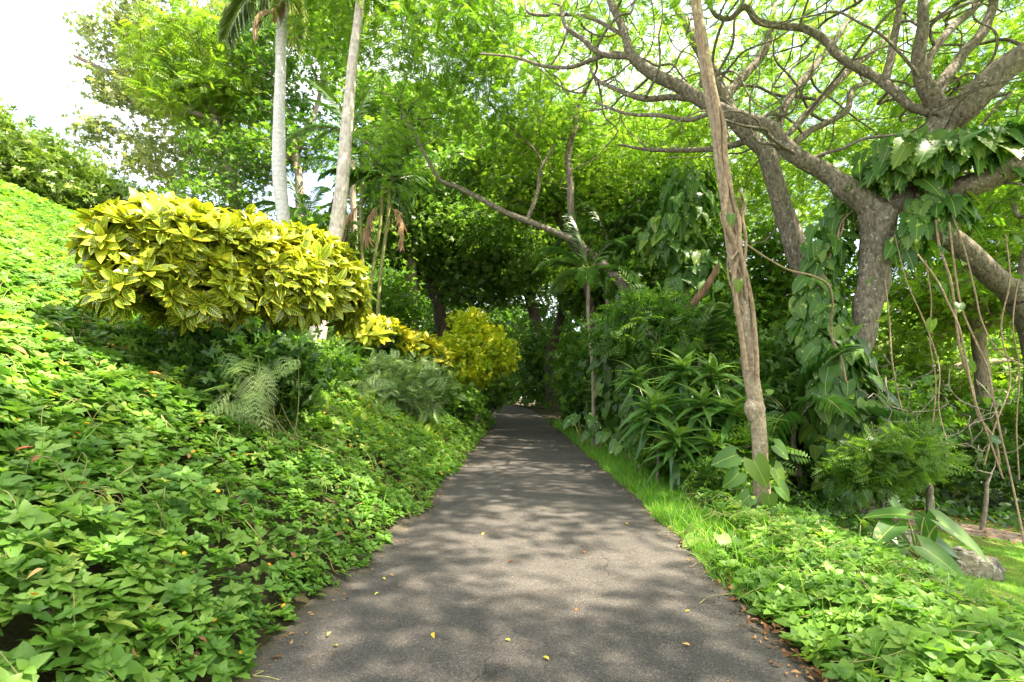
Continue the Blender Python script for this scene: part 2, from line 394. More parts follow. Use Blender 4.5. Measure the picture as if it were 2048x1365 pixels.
M['pothos'] = leaf_mat('pothos_leaf', G3((.035,.095,.018), (.065,.155,.022), (.17,.25,.04)), .34, 1.8, .43, .4, variegate=(.42,.48,.10), vein_n=8)
M['ti'] = leaf_mat('ti_leaf', [(0,(.03,.11,.02)), (.5,(.10,.19,.03)), (.9,(.20,.27,.05)), (.96,(.30,.30,.06)), (1,(.45,.16,.05))], .3, 1.6, .35, .5)
M['palm'] = leaf_mat('palm_leaflet', G3((.03,.09,.015), (.06,.14,.022), (.13,.21,.04)), .3, 1.7, .35, .5)
M['palmlit'] = leaf_mat('coconut_leaflet', G3((.14,.21,.06), (.25,.31,.10), (.42,.42,.18)), .5, 1.6, .4, .4)
M['drypalm'] = leaf_mat('dry_frond', G3((.34,.20,.12), (.50,.33,.20), (.62,.46,.31)), .2, 1.1, .7, .2)
M['deadleaf'] = leaf_mat('dead_leaf', G3((.45,.10,.03), (.60,.20,.06), (.70,.42,.16)), .15, 1.1, .6, .3)
M['yleaf'] = leaf_mat('fallen_yellow_leaf', G3((.55,.35,.04), (.75,.55,.05), (.55,.60,.10)), .15, 1.1, .5, .3)
M['litter'] = leaf_mat('litter_leaf', G3((.10,.05,.025), (.22,.11,.05), (.38,.22,.10)), .1, 1.1, .8, .1)
M['fern'] = leaf_mat('fern_leaf', G3((.09,.17,.045), (.15,.23,.065), (.24,.31,.12)), .3, 1.5, .5, .4)
M['bark_rain'] = bark_mat('rain_tree_bark', (.09,.072,.055), (.26,.215,.165), (.44,.40,.33), 9, .35, 1.0, .575)
M['bark_dark'] = bark_mat('dark_bark', (.035,.026,.02), (.10,.075,.055), (.2,.19,.15), 5, .3, .8, .66)
M['bark_pale'] = bark_mat('pale_bark', (.17,.13,.09), (.36,.29,.21), (.48,.43,.34), 7, .35, .6, .62)
M['bark_slim'] = bark_mat('slender_trunk_bark', (.27,.20,.125), (.46,.36,.25), (.60,.53,.43), 14, .6, .7, .58, rings=2.2)
M['bark_palm'] = bark_mat('palm_trunk', (.52,.48,.44), (.72,.68,.63), (.82,.79,.74), 7, .6, .3, .60, rings=6)
M['bark_palm2'] = bark_mat('leaning_palm_trunk', (.38,.31,.24), (.62,.55,.47), (.74,.69,.62), 7, .3, .4, .58, rings=2)
M['vine'] = bark_mat('woody_vine', (.20,.135,.085), (.42,.31,.20), None, 14, .5, .5)
M['twig'] = bark_mat('grey_twig', (.13,.10,.075), (.33,.28,.22), None, 9, .5, .4)
M['log'] = bark_mat('bare_brown_wood', (.09,.05,.03), (.24,.14,.08), None, 7, .2, .5)
M['rock'] = bark_mat('mossy_rock', (.09,.085,.05), (.25,.22,.17), (.42,.40,.34), 7, 1, 1.0, .56)

def terrain_mat():
    m, t, out = new_mat('soil_and_moss'); lk = t.links.new
    tcx = nn(t, 'ShaderNodeTexCoord')
    n1 = nn(t, 'ShaderNodeTexNoise'); n1.inputs['Scale'].default_value = 1.3; n1.inputs['Detail'].default_value = 9; n1.inputs['Roughness'].default_value = .7; lk(tcx.outputs['Object'], n1.inputs['Vector'])
    r1 = ramp(t, [(.35, (.035,.030,.015)), (.5, (.05,.042,.022)), (.65, (.07,.065,.03))]); lk(n1.outputs['Fac'], r1.inputs[0])
    r2 = ramp(t, [(.30, (.24,.13,.055)), (.42, (.17,.20,.045)), (.6, (.11,.22,.03)), (.8, (.15,.27,.035))]); lk(n1.outputs['Fac'], r2.inputs[0])
    a = nn(t, 'ShaderNodeAttribute', attribute_name='rnd')       # 1 where lawn grows, 0 where soil lies under the plants
    x = nn(t, 'ShaderNodeMix', data_type='RGBA'); lk(a.outputs['Fac'], x.inputs[0]); lk(r1.outputs[0], x.inputs[6]); lk(r2.outputs[0], x.inputs[7])
    pb = nn(t, 'ShaderNodeBsdfPrincipled'); lk(x.outputs[2], pb.inputs['Base Color']); pb.inputs['Roughness'].default_value = .95; pb.inputs['Specular IOR Level'].default_value = .1
    n2 = nn(t, 'ShaderNodeTexNoise'); n2.inputs['Scale'].default_value = 30; n2.inputs['Detail'].default_value = 5; lk(tcx.outputs['Object'], n2.inputs['Vector'])
    bp = nn(t, 'ShaderNodeBump'); bp.inputs['Strength'].default_value = .8; bp.inputs['Distance'].default_value = .04; lk(n2.outputs['Fac'], bp.inputs['Height']); lk(bp.outputs[0], pb.inputs['Normal'])
    lk(pb.outputs[0], out.inputs[0]); return m
def asphalt_mat(name, base=.10, tint=(1.0,.93,.86)):
    m, t, out = new_mat(name); lk = t.links.new
    tcx = nn(t, 'ShaderNodeTexCoord')
    n1 = nn(t, 'ShaderNodeTexNoise'); n1.inputs['Scale'].default_value = .9; n1.inputs['Detail'].default_value = 7; n1.inputs['Roughness'].default_value = .6; lk(tcx.outputs['Object'], n1.inputs['Vector'])
    c = lambda k: tuple(base*k*q for q in tint)
    r1 = ramp(t, [(.3, c(.8)), (.5, c(1.0)), (.72, c(1.25))]); lk(n1.outputs['Fac'], r1.inputs[0])
    v = nn(t, 'ShaderNodeTexVoronoi'); v.inputs['Scale'].default_value = 130; lk(tcx.outputs['Object'], v.inputs['Vector'])
    vs = nn(t, 'ShaderNodeSeparateColor'); lk(v.outputs['Color'], vs.inputs[0])
    r2 = ramp(t, [(0, (.55,.55,.55)), (.55, (.92,.92,.92)), (.93, (1.2,1.17,1.15)), (.985, (1.9,1.8,1.7))]); lk(vs.outputs[0], r2.inputs[0])
    x = nn(t, 'ShaderNodeMix', data_type='RGBA', blend_type='MULTIPLY'); x.inputs[0].default_value = 1; lk(r1.outputs[0], x.inputs[6]); lk(r2.outputs[0], x.inputs[7])
    ns = nn(t, 'ShaderNodeTexNoise'); ns.inputs['Scale'].default_value = 3.1; ns.inputs['Detail'].default_value = 8; ns.inputs['Roughness'].default_value = .7; lk(tcx.outputs['Object'], ns.inputs['Vector'])
    rs = ramp(t, [(.32, (.62,.60,.57)), (.46, (1,1,1)), (.60, (1,1,1)), (.74, (1.25,1.2,1.12))]); lk(ns.outputs['Fac'], rs.inputs[0])
    xs = nn(t, 'ShaderNodeMix', data_type='RGBA', blend_type='MULTIPLY'); xs.inputs[0].default_value = 1; lk(x.outputs[2], xs.inputs[6]); lk(rs.outputs[0], xs.inputs[7])
    ae = nn(t, 'ShaderNodeAttribute', attribute_name='rnd'); me_ = nn(t, 'ShaderNodeMath', operation='MULTIPLY_ADD'); lk(ns.outputs['Fac'], me_.inputs[0]); me_.inputs[1].default_value = .5; lk(ae.outputs['Fac'], me_.inputs[2])
    re_ = ramp(t, [(.98, (0,0,0)), (1.0, (1,1,1))]); mh = nn(t, 'ShaderNodeMath', operation='MULTIPLY'); lk(me_.outputs[0], mh.inputs[0]); mh.inputs[1].default_value = .80; lk(mh.outputs[0], re_.inputs[0]); re_.color_ramp.elements[0].position = .86
    xe = nn(t, 'ShaderNodeMix', data_type='RGBA'); lk(re_.outputs[0], xe.inputs[0]); lk(xs.outputs[2], xe.inputs[6]); xe.inputs[7].default_value = (.085, .068, .04, 1); x = xe
    # hairline cracks
    nw = nn(t, 'ShaderNodeTexNoise'); nw.inputs['Scale'].default_value = 2.5; nw.inputs['Detail'].default_value = 5; lk(tcx.outputs['Object'], nw.inputs['Vector'])
    ad = nn(t, 'ShaderNodeMix', data_type='RGBA', blend_type='ADD'); ad.inputs[0].default_value = .5; lk(tcx.outputs['Object'], ad.inputs[6]); lk(nw.outputs['Color'], ad.inputs[7])
    vc = nn(t, 'ShaderNodeTexVoronoi', feature='DISTANCE_TO_EDGE'); vc.inputs['Scale'].default_value = .8; lk(ad.outputs[2], vc.inputs['Vector'])
    rc = ramp(t, [(0, (.35,.35,.35)), (.006, (1,1,1))]); lk(vc.outputs['Distance'], rc.inputs[0])
    nk = nn(t, 'ShaderNodeTexNoise'); nk.inputs['Scale'].default_value = .6; lk(tcx.outputs['Object'], nk.inputs['Vector'])
    rk = ramp(t, [(.47, (0,0,0)), (.52, (1,1,1))]); lk(nk.outputs['Fac'], rk.inputs[0])
    x2 = nn(t, 'ShaderNodeMix', data_type='RGBA', blend_type='MULTIPLY'); lk(rk.outputs[0], x2.inputs[0]); lk(x.outputs[2], x2.inputs[6]); lk(rc.outputs[0], x2.inputs[7])
    pb = nn(t, 'ShaderNodeBsdfPrincipled'); lk(x2.outputs[2], pb.inputs['Base Color']); pb.inputs['Roughness'].default_value = .88; pb.inputs['Specular IOR Level'].default_value = .3
    bp = nn(t, 'ShaderNodeBump'); bp.inputs['Strength'].default_value = .9; bp.inputs['Distance'].default_value = .006; lk(v.outputs['Distance'], bp.inputs['Height']); lk(bp.outputs[0], pb.inputs['Normal'])
    lk(pb.outputs[0], out.inputs[0]); return m
M['terrain'] = terrain_mat(); M['asphalt'] = asphalt_mat('asphalt', .086, (1.0,.89,.78)); M['dirt'] = asphalt_mat('brown_dirt', .24, (1.0,.74,.56))
# ------------------------------------------------------------------ terrain, paths
def warp(n, a, b, k):
    t = np.linspace(-1, 1, n); return np.sign(t)*(a*np.abs(t) + b*np.abs(t)**k)
def ground_sheet():
    xs = warp(261, 34, 900, 6); ys = np.r_[np.linspace(-14, 60, 230), 60 + 900*np.linspace(0, 1, 40)[1:]**2.2]
    Xg, Yg = np.meshgrid(xs, ys); Z = terrain(Xg, Yg)
    nx, ny = len(xs), len(ys); V = np.c_[Xg.ravel(), Yg.ravel(), Z.ravel()]
    i = np.arange(ny-1)[:, None]*nx; j = np.arange(nx-1)[None]
    Fc = np.stack([i+j, i+j+1, i+nx+j+1, i+nx+j], -1).reshape(-1, 4)
    o, _ = path_off(V[:, 0], V[:, 1])
    lawn = sstep(3.1, 3.9, -o + .35*sines(V[:, 0], V[:, 1], 1.4, 9))*(1-sstep(10, 12, V[:, 1]))
    a = Acc(); a.add(V, Fc, lawn, smooth=True); g = a.build('ground', M['terrain']); tag(g, kind='structure')
ground_sheet()
def ribbon(name, cl, hw, mat, lift, edge=.05, nu=14, seg=.2):
    q = catmull(cl, 12); s = np.r_[0, np.cumsum(np.linalg.norm(np.diff(q, axis=0), axis=1))]
    n = int(s[-1]/seg); ss = np.linspace(0, s[-1], n); q = np.c_[np.interp(ss, s, q[:, 0]), np.interp(ss, s, q[:, 1])]
    T = unit(np.gradient(q, axis=0)); Nn = np.c_[-T[:, 1], T[:, 0]]
    el = hw + edge*sines(ss, ss*0, 4.5, 21) + edge*.6*sines(ss, ss*0, 13, 22); er = hw + edge*sines(ss, ss*0, 5, 31) + edge*.6*sines(ss, ss*0, 14, 32)
    u = np.linspace(-1, 1, nu)
    wd = np.where(u[None] > 0, el[:, None], er[:, None])*u[None]
    XY = q[:, None] + wd[..., None]*Nn[:, None]
    x, y = XY[..., 0], XY[..., 1]; z = terrain(x, y) + lift + .012*(1-u[None]**2)
    z[:, 0] -= lift+.03; z[:, -1] -= lift+.03
    i = np.arange(n-1)[:, None]*nu; j = np.arange(nu-1)[None]
    Fc = np.stack([i+j+1, i+j, i+nu+j, i+nu+j+1], -1).reshape(-1, 4)
    a = Acc(); a.add(np.c_[x.ravel(), y.ravel(), z.ravel()], Fc, np.tile(np.abs(u), n), smooth=True); return tag(a.build(name, mat), kind='structure')
ribbon('path', CPTS, HW + .16, M['asphalt'], .03)
ribbon('dirt_path', [(30, 6.6), (13, 8.3), (8.6, 9.0), (6.4, 9.9), (4.8, 11.5), (4.4, 13)], .8, M['dirt'], .035, .12, 8)

# ------------------------------------------------------------------ ground cover
def scatter_xy(n, x0, x1, y0, y1, rng=RNG):
    return rng.uniform(x0, x1, n), rng.uniform(y0, y1, n)
def infrust(x, y, m=1.0): return (np.abs(x) < 1.1*y+m) & (y > .2)
W_NEAR = sprig_t(leaf_t('lobed', 8, .60, .10, .28), 3, .22)
W_MID = sprig_t(leaf_t('ovate', 3, .62, .10, .25), 3, .22)
W_FAR = sprig_t(rhomb_t(.62), 2)
def cover_hits(x, y, jag=.16):
    o, ys = path_off(x, y)
    return o, (np.abs(o) > HW + .03 + .09*(1-sstep(2, 5, y)) + jag*(sines(x, y, 2.3, 77)+.35*sines(x, y, 7, 78)) - .10*RNG.random(len(x)))
def plant_cover(acc, x, y, size, tpl, hmul=1.0, mat=0, up=.9, lean=None):
    o, ys = path_off(x, y); e = np.abs(o)-HW
    z = terrain(x, y)
    hh = (.10 + .26*sstep(-.1, .8, e) + .10*sines(x, y, 2.6, 41) + .05*sines(x, y, 8, 42))*hmul
    zz = z + np.maximum(hh, .03)*(.15+.85*RNG.random(len(x))**.55)
    n = len(x)
    up_v = unit(np.c_[RNG.normal(0, .33, n), RNG.normal(0, .33, n), np.ones(n)*up])
    # the bank's foliage faces outward down the slope
    up_v = unit(up_v + np.c_[np.where(o > HW, .30, -.15), np.zeros(n), np.zeros(n)])
    a = unit(np.cross(up_v, rand_dirs(n)))
    R = frames(a, up_v)
    inst(acc, tpl, np.c_[x, y, zz], R, size*RNG.uniform(.5, 1.3, n)*(1+.25*sines(x, y, 1.2, 197)), np.clip(RNG.normal(.42, .24, n)+.22*sines(x, y, 1.5, 198), 0, 1), mat)
    return zz
def stems(acc, x, y, n, L, mat, hmul=1):
    z = terrain(x, y)
    for i in range(n):
        a = RNG.uniform(0, 2*PI); l = L*RNG.uniform(.5, 1.4); k = 5; t = np.linspace(0, 1, k)
        px = x[i] + np.cos(a)*l*t + .03*RNG.normal(size=k); py = y[i] + np.sin(a)*l*t + .03*RNG.normal(size=k)
        o, _ = path_off(px, py); hh = (.08 + .28*sstep(-.1, .8, np.abs(o)-HW))*hmul
        pz = terrain(px, py) + hh*(.65+.45*np.sin(t*PI)) + .02
        tube(acc, np.c_[px, py, pz], .0026, 4, RNG.random(), 3, mat=mat, cap=False)
def left_cover():
    a = Acc()
    for (y0, y1, x0, dens, size, tpl) in [(0.2, 3.2, -6, 470, .098, W_NEAR), (3.2, 6.5, -9, 400, .098, W_NEAR), (6.5, 12, -15, 290, .092, W_MID), (12, 20, -24, 130, .12, W_FAR), (20, 34, -24, 34, .24, W_FAR), (34, 52, -24, 12, .4, W_FAR)]:
        n = int(dens*(0-x0)*(y1-y0)*.9); x, y = scatter_xy(n, x0, 0.2, y0, y1)
        o, ok = cover_hits(x, y); ok &= (o > 0) & (o < 20) & infrust(x, y, 1.4) & (sines(x, y, 1.9, 195)+.6*sines(x, y, 6, 196) > -.95)
        x, y = x[ok], y[ok]
        if y0 >= 20: keep = o[ok] < 13; x, y = x[keep], y[keep]
        plant_cover(a, x, y, size, tpl)
    # other plants among the creeper: lighter heart leaves, small ferny sprays, brown dead leaves
    hl = sprig_t(leaf_t('heart', 4, .85, .1, .2), 2, .2)
    x, y = scatter_xy(9000, -14, .2, 1, 16); o, ok = cover_hits(x, y); ok &= (o > .2) & (o < 12) & infrust(x, y, 1) & (sines(x, y, 1.3, 191)+.5*sines(x, y, 4, 192) > .38); x, y = x[ok][:1500], y[ok][:1500]
    plant_cover(a, x, y, .10, hl, 1.12, 5)
    x, y = scatter_xy(9000, -14, .2, 1, 16); o, ok = cover_hits(x, y); ok &= (o > .2) & (o < 12) & infrust(x, y, 1) & (sines(x, y, 1.1, 193) > .3); x, y = x[ok][:900], y[ok][:900]
    n = len(x); up = rand_dirs(n, 1.3); inst(a, pinnate_t(rhomb_t(.36), 9, .34, 1.05, .22), np.c_[x, y, terrain(x, y)+.18+.18*RNG.random(n)], frames(np.cross(up, rand_dirs(n))+[0, 0, .5], up), RNG.uniform(.14, .26, n), RNG.random(n), 5)
    x, y = scatter_xy(3000, -9, .2, 1, 11); o, ok = cover_hits(x, y); ok &= (o > .2) & infrust(x, y, 1); x, y = x[ok][:600], y[ok][:600]; n = len(x)
    inst(a, leaf_t('ovate', 3, .45, .2, .4), np.c_[x, y, terrain(x, y)+.16+.2*RNG.random(n)], frames(rand_dirs(n), rand_dirs(n, .8)), RNG.uniform(.03, .075, n), RNG.random(n), 4)
    # runners, blades of grass and small orange flowers among the leaves
    x, y = scatter_xy(1500, -7, .2, .6, 8); o, ok = cover_hits(x, y); ok &= (o > 0) & infrust(x, y, 1); x, y = x[ok], y[ok]
    stems(a, x, y, min(len(x), 300), .24, 2)
    fl = rhomb_t(.6); tp = merge_t([(fl, (0, 0, 0), (math.cos(k*PI/4), math.sin(k*PI/4), .25), (0, 0, 1), 1.0) for k in range(8)])
    x, y = scatter_xy(2600, -9, .2, 1, 12); o, ok = cover_hits(x, y); ok &= (o > .3) & infrust(x, y, 1); x, y = x[ok][:420], y[ok][:420]; n = len(x)
    o = path_off(x, y)[0]; z = terrain(x, y) + .10 + .28*sstep(-.1, .8, o-HW)+.03+.05*RNG.random(n)
    up = unit(rand_dirs(n, 1.6)); inst(a, tp, np.c_[x, y, z], frames(np.cross(up, rand_dirs(n)), up), .017*RNG.uniform(.7, 1.2, n), RNG.random(n), 1)
    b = blade_t(); x, y = scatter_xy(2500, -8, .2, 1, 12); o, ok = cover_hits(x, y); ok &= (o > .2) & infrust(x, y, 1) & (sines(x, y, 1.5, 91) > .15); x, y = x[ok][:500], y[ok][:500]; n = len(x)
    al = rand_dirs(n, 1.1); inst(a, b, np.c_[x, y, terrain(x, y)+.15], frames(al, rand_dirs(n, .3)), RNG.uniform(.2, .42, n), RNG.random(n), 3)
    o = a.build('ground_cover', [M['cover'], M['flower'], M['stem'], M['grass'], M['litter'], M['bright']])
    tag(o, 'dense leafy green creeper with tiny orange flowers covering the left bank', 'ground cover', kind='stuff')
def blade_t(n=4, w=.035):
    t = np.linspace(0, 1, n+1); wd = w*(1-t**1.6)*.5+.001
    V = np.zeros((n+1, 2, 3)); V[:, 0] = np.c_[-wd, t, -.35*t*t]; V[:, 1] = np.c_[wd, t, -.35*t*t]
    U = np.zeros((n+1, 2, 3)); U[:, :, 1] = t[:, None]
    Fc = np.array([(2*i, 2*i+1, 2*i+3, 2*i+2) for i in range(n)]); return V.reshape(-1, 3), Fc, U.reshape(-1, 3)
left_cover()
def right_cover():
    a = Acc()
    for (y0, y1, x1, dens, size, tpl) in [(0.4, 4, 6, 230, .085, W_NEAR), (4, 7.2, 7, 190, .08, W_NEAR), (7.2, 13, 8, 55, .10, W_MID)]:
        n = int(dens*x1*(y1-y0)*1.25); x, y = scatter_xy(n, .8, x1, y0, y1); o, ok = cover_hits(x, y, .13)
        w = -o-HW; lim = 2.05 - .10*np.maximum(y-4, 0) + .45*sines(x, y, 1.1, 55)
        ok &= (o < 0) & (w < lim) & infrust(x, y, 1.2) & ((y < 4.6+.8*sines(x, y, 1.5, 56)) | (w > .42+.1*(y-5)+.15*RNG.random(n)))
        plant_cover(a, x[ok], y[ok], size, tpl, .72)
    x, y = scatter_xy(900, 1, 5, 1, 7); o, ok = cover_hits(x, y); ok &= (o < 0) & (-o-HW < 2); x, y = x[ok], y[ok]
    stems(a, x, y, min(len(x), 220), .3, 2, .7)
    b = blade_t(); x, y = scatter_xy(1800, 1.4, 5, 2, 8); o, ok = cover_hits(x, y); ok &= (o < 0) & (-o-HW < 1.8); x, y = x[ok][:420], y[ok][:420]; n = len(x)
    inst(a, b, np.c_[x, y, terrain(x, y)+.1], frames(rand_dirs(n, 1.6), rand_dirs(n, .3)), RNG.uniform(.16, .34, n), RNG.random(n), 3)
    # tangled low undergrowth between the verge and the trees
    x, y = scatter_xy(5200, 2.3, 9, 6.5, 14); o, ok = cover_hits(x, y); w = -o-HW
    ok &= (w > .9) & (w < 3.4+.4*sines(x, y, 1, 57)); x, y = x[ok], y[ok]; n = len(x)
    z = terrain(x, y) + (.12+.30*RNG.random(n))*(1+.5*sines(x, y, 1.7, 58))
    inst(a, W_FAR, np.c_[x, y, z], frames(rand_dirs(n, .2), rand_dirs(n, 1)), RNG.uniform(.05, .09, n), np.clip(RNG.normal(.3, .2, n), 0, 1), 4)
    tag(a.build('ground_cover', [M['cover'], M['flower'], M['stem'], M['grass'], M['dark']]), 'leafy green creeper and low weeds along the right side of the path', 'ground cover', kind='stuff')
right_cover()
def verge():
    a = Acc(); b = blade_t()
    for (y0, y1, dens, hmin, hmax) in [(3.7, 8, 2800, .07, .18), (8, 14, 1600, .09, .22), (14, 27, 480, .12, .28)]:
        n = int(dens*2.2*(y1-y0)); x, y = scatter_xy(n, 1.2, 3.4, y0, y1); o, ys = path_off(x, y); w = -o-HW
        ok = (w > -.06-.08*sines(x, y, 3, 61)) & (w < .55+.085*np.minimum(y-3.7, 6)+.2*sines(x, y, 1.3, 62)) & (RNG.random(n) < .45+.55*(y > 4.8)) 
        x, y = x[ok], y[ok]; n = len(x)
        al = unit(np.c_[RNG.normal(0, .55, n)-.15, RNG.normal(0, .55, n), np.ones(n)])
        s = RNG.uniform(hmin, hmax, n); tw = rand_dirs(n, .1)
        wsc = np.c_[s*RNG.uniform(.8, 1.7, n)*(1+.06*y), s, s]
        inst(a, b, np.c_[x, y, terrain(x, y)], frames(al, tw), wsc, np.clip(RNG.normal(.55, .22, n), 0, 1))
    tag(a.build('grass', [M['grass']]), 'bright green grass verge growing along the right edge of the path', 'grass', kind='stuff')
verge()
def lawn():
    a = Acc(); b = blade_t(2, .06); n = 130000; x, y = scatter_xy(n, 3.6, 14, 3.5, 10); o, _ = path_off(x, y)
    d2 = np.abs(y-(9.2-.1*(x-8))) 
    ok = (-o-HW > 2.3) & infrust(x, y, 1) & (d2 > .85) & (sines(x, y, 1.8, 71)+.4*sines(x, y, 5, 72) > -.35); x, y = x[ok], y[ok]; n = len(x)
    inst(a, b, np.c_[x, y, terrain(x, y)], frames(rand_dirs(n, .9), rand_dirs(n)), RNG.uniform(.03, .075, n), np.clip(RNG.normal(.55, .25, n), 0, 1))
    tag(a.build('lawn', [M['grass']]), 'short green lawn beside the lower brown path', 'grass', kind='stuff')
lawn()
def litter():
    a = Acc(); tp = leaf_t('ovate', 2, .5, .15, .3); n = 700
    y = RNG.uniform(2.2, 9, n); s = np.interp(y, [2, 3.6, 4.6, 9], [1.0, 1.0, .3, .1]); ok = RNG.random(n) < s; y = y[ok]; n = len(y)
    c = np.interp(y, CL[:, 1], CL[:, 0]); x = c + HW + RNG.normal(.0, .05, n) + .03
    inst(a, tp, np.c_[x, y, terrain(x, y)+.035+.02*RNG.random(n)], frames(rand_dirs(n, 0)*np.array([1, 1, .25]), rand_dirs(n, 1.4)), RNG.uniform(.03, .08, n), RNG.random(n))
    tag(a.build('leaf_litter', [M['litter']]), 'dry brown leaf litter gathered along the right edge of the path', 'leaf litter', kind='stuff')
    a = Acc(); n = 3600; x, y = scatter_xy(n, 3.5, 16, 7.5, 13); o, _ = path_off(x, y); ok = (-o-HW > 2) & (RNG.random(n) < np.where(np.abs(y-9.4) < 1.5, .8, .35)); x, y = x[ok], y[ok]; n = len(x)
    inst(a, tp, np.c_[x, y, terrain(x, y)+.045+.02*RNG.random(n)], frames(rand_dirs(n, 0)*np.array([1, 1, .25]), rand_dirs(n, 1.4)), RNG.uniform(.04, .10, n), RNG.random(n))
    tag(a.build('leaf_litter', [M['litter']]), 'scattered brown leaves on the lower dirt path and lawn', 'leaf litter', kind='stuff')
litter()
def debris():
    a = Acc(); tp = leaf_t('ovate', 2, .5, .15, .3); n = 1500
    y = 1.5+22*RNG.random(n)**1.5; c = np.interp(y, CL[:, 1], CL[:, 0]); side = RNG.random(n)
    u = np.where(side < .45, RNG.uniform(-1.45, 1.45, n), np.where(side < .75, 1.50-np.abs(RNG.normal(0, .10, n)), -1.50+np.abs(RNG.normal(0, .10, n)))); x = c + u
    up = rand_dirs(n, 2.5)
    inst(a, tp, np.c_[x, y, terrain(x, y)+.046], frames(np.cross(up, rand_dirs(n)), up), np.where(side < .45, RNG.uniform(.008, .02, n), RNG.uniform(.015, .05, n)), RNG.random(n))
    tag(a.build('leaf_litter', [M['litter']]), 'tiny dry bits and crumbs of leaves scattered over the asphalt', 'leaf litter', kind='stuff')
debris()
def ivy():
    a = Acc(); n = 9000; x, y = scatter_xy(n, 5, 26, 10.2, 22); o, _ = path_off(x, y); ok = infrust(x, y, 1.5) & (sines(x, y, .8, 81) > -.5); x, y = x[ok], y[ok]; n = len(x)
    tp = leaf_t('heart', 3, .85, .08, .15); up = unit(rand_dirs(n, .9)-np.array([0, .5, 0]))
    inst(a, tp, np.c_[x, y, terrain(x, y)+.05+.25*RNG.random(n)], frames(np.cross(up, rand_dirs(n)), up), RNG.uniform(.10, .2, n), np.clip(RNG.normal(.35, .2, n), 0, 1))
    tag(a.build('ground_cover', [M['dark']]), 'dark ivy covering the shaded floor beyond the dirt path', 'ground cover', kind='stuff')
ivy()
# ------------------------------------------------------------------ trees
def blob_samples(blobs, n, rng=RNG, shell=.45, top=.15):
    """blobs: (centre, (rx, ry, rz)); points inside, more of them near the surface"""
    w = np.array([b[1][0]*b[1][1]*b[1][2] for b in blobs])**.8; w /= w.sum(); out = []
    for (c, r), k in zip(blobs, rng.multinomial(n, w)):
        d = rand_dirs(k, top, rng); q = (shell + (1-shell)*rng.random(k)**.6)[:, None]
        out.append(np.array(c) + d*q*np.array(r))
    return np.vstack(out)
def B(px, py, d, rpx, rpy, rd):
    return (P(px, py, d), (W2(rpx, d), rd, W2(rpy, d)))
def leaves_at(acc, pts, per, sig, tpl, size, up=.7, rng=RNG, rmean=.5, rsd=.22, hang=0.0, clump=.14):
    n = len(pts)*per; idx = np.repeat(np.arange(len(pts)), per)
    pos = pts[idx] + rng.normal(size=(n, 3))*np.array(sig)
    nrm = unit(rand_dirs(n, up, rng)); al = rand_dirs(n, -hang, rng)
    al = unit(al*np.array([1, 1, .6]) + .5*unit(pos-pts[idx]+1e-6))
    cl = rng.normal(0, clump, len(pts))[idx]
    inst(acc, tpl, pos, frames(al, nrm), size*rng.uniform(.65, 1.2, n), np.clip(rng.normal(rmean, rsd, n)+cl, 0, 1))
TW_FAR = merge_t([(rhomb_t(.5), (0, .0, 0), (math.sin(a), math.cos(a), .1*k % .3-.1), (0, .1*k, 1), s) for k, (a, s) in enumerate([(0, 1), (.9, .8), (-1.0, .85), (1.9, .6), (-2.1, .65)])])
PIN_FAR = pinnate_t(rhomb_t(.34), 6, .42, 1.0, .2)
PIN = pinnate_t(rhomb_t(.36), 11, .27, 1.1, .22)
def make_tree(name, label, cat, skel, blobs, n, tpl, per, sig, size, lm, bm, group=None, extra=None, alpha=.3, r0=.012, step=.8, wig=.13, up=.7, rmean=.5, shell=.45, minsides=4, hang=0.0, grav=0.0, crown_name='crown', rsd=.22):
    base = skel[0][0][:3]
    t = thing(name, label, cat, base, group)
    at = blob_samples(blobs, n, shell=shell) if blobs is not None else extra
    X, par, mr, tips, ns = grow(skel, at, alpha, step, wig, grav=grav)
    a = Acc(); lb = [] if base[1] < 17 else None; draw_tree(a, X, par, mr, ns, r0, minsides=minsides, limbs=lb); a.build('trunk', bm, t)
    for q in lb or []: q.build('limb', bm, t)
    c = Acc(); pts = X[tips]; leaves_at(c, pts, per, sig, tpl, size, up, rmean=rmean, hang=hang, rsd=rsd); c.build(crown_name, lm, t)
    return t
def S(*pp):
    """traced limb: (px, py, d, width in px)"""
    return np.array([np.r_[P(px, py, d), W2(w, d)/2] for px, py, d, w in pp])
def trunk_up(px, d, *pp, w0=None):
    """trunk that starts on the ground under px at distance d"""
    g = ground_at(px, d); s = S(*pp); r = s[0][3]*1.2 if w0 is None else W2(w0, d)/2
    return np.vstack([np.r_[g-[0, 0, .15], r*1.15], s])

def sprouts(limbs, n, length, r, seed, up=.35, drift=(0, 0, 0)):
    """sinuous secondary limbs that leave the traced ones"""
    rg = np.random.default_rng(seed); out = []
    src = np.vstack([catmull(l, 4) for l in limbs if len(l) > 2]); src = src[(src[:, 3] > .05) & (src[:, 2] > 4.5)]
    for k in range(n):
        s = src[rg.integers(len(src))]; d = unit(rg.normal(size=3)*[1, 1, .5] + [0, .15, up]); L_ = rg.uniform(*length); m = 9; p = s[:3].copy(); pts = [np.r_[p, r*.9]]; r0_ = min(r, s[3]*.6)*rg.uniform(.7, 1.1)
        for i in range(m):
            d = unit(d + rg.normal(size=3)*[.42, .42, .3] + np.array(drift)/m + [0, 0, .05]); p = p + d*L_/m; pts.append(np.r_[p, max(.014, r0_*(1-.75*(i+1)/m))])
        out.append(np.array(pts))
    return out
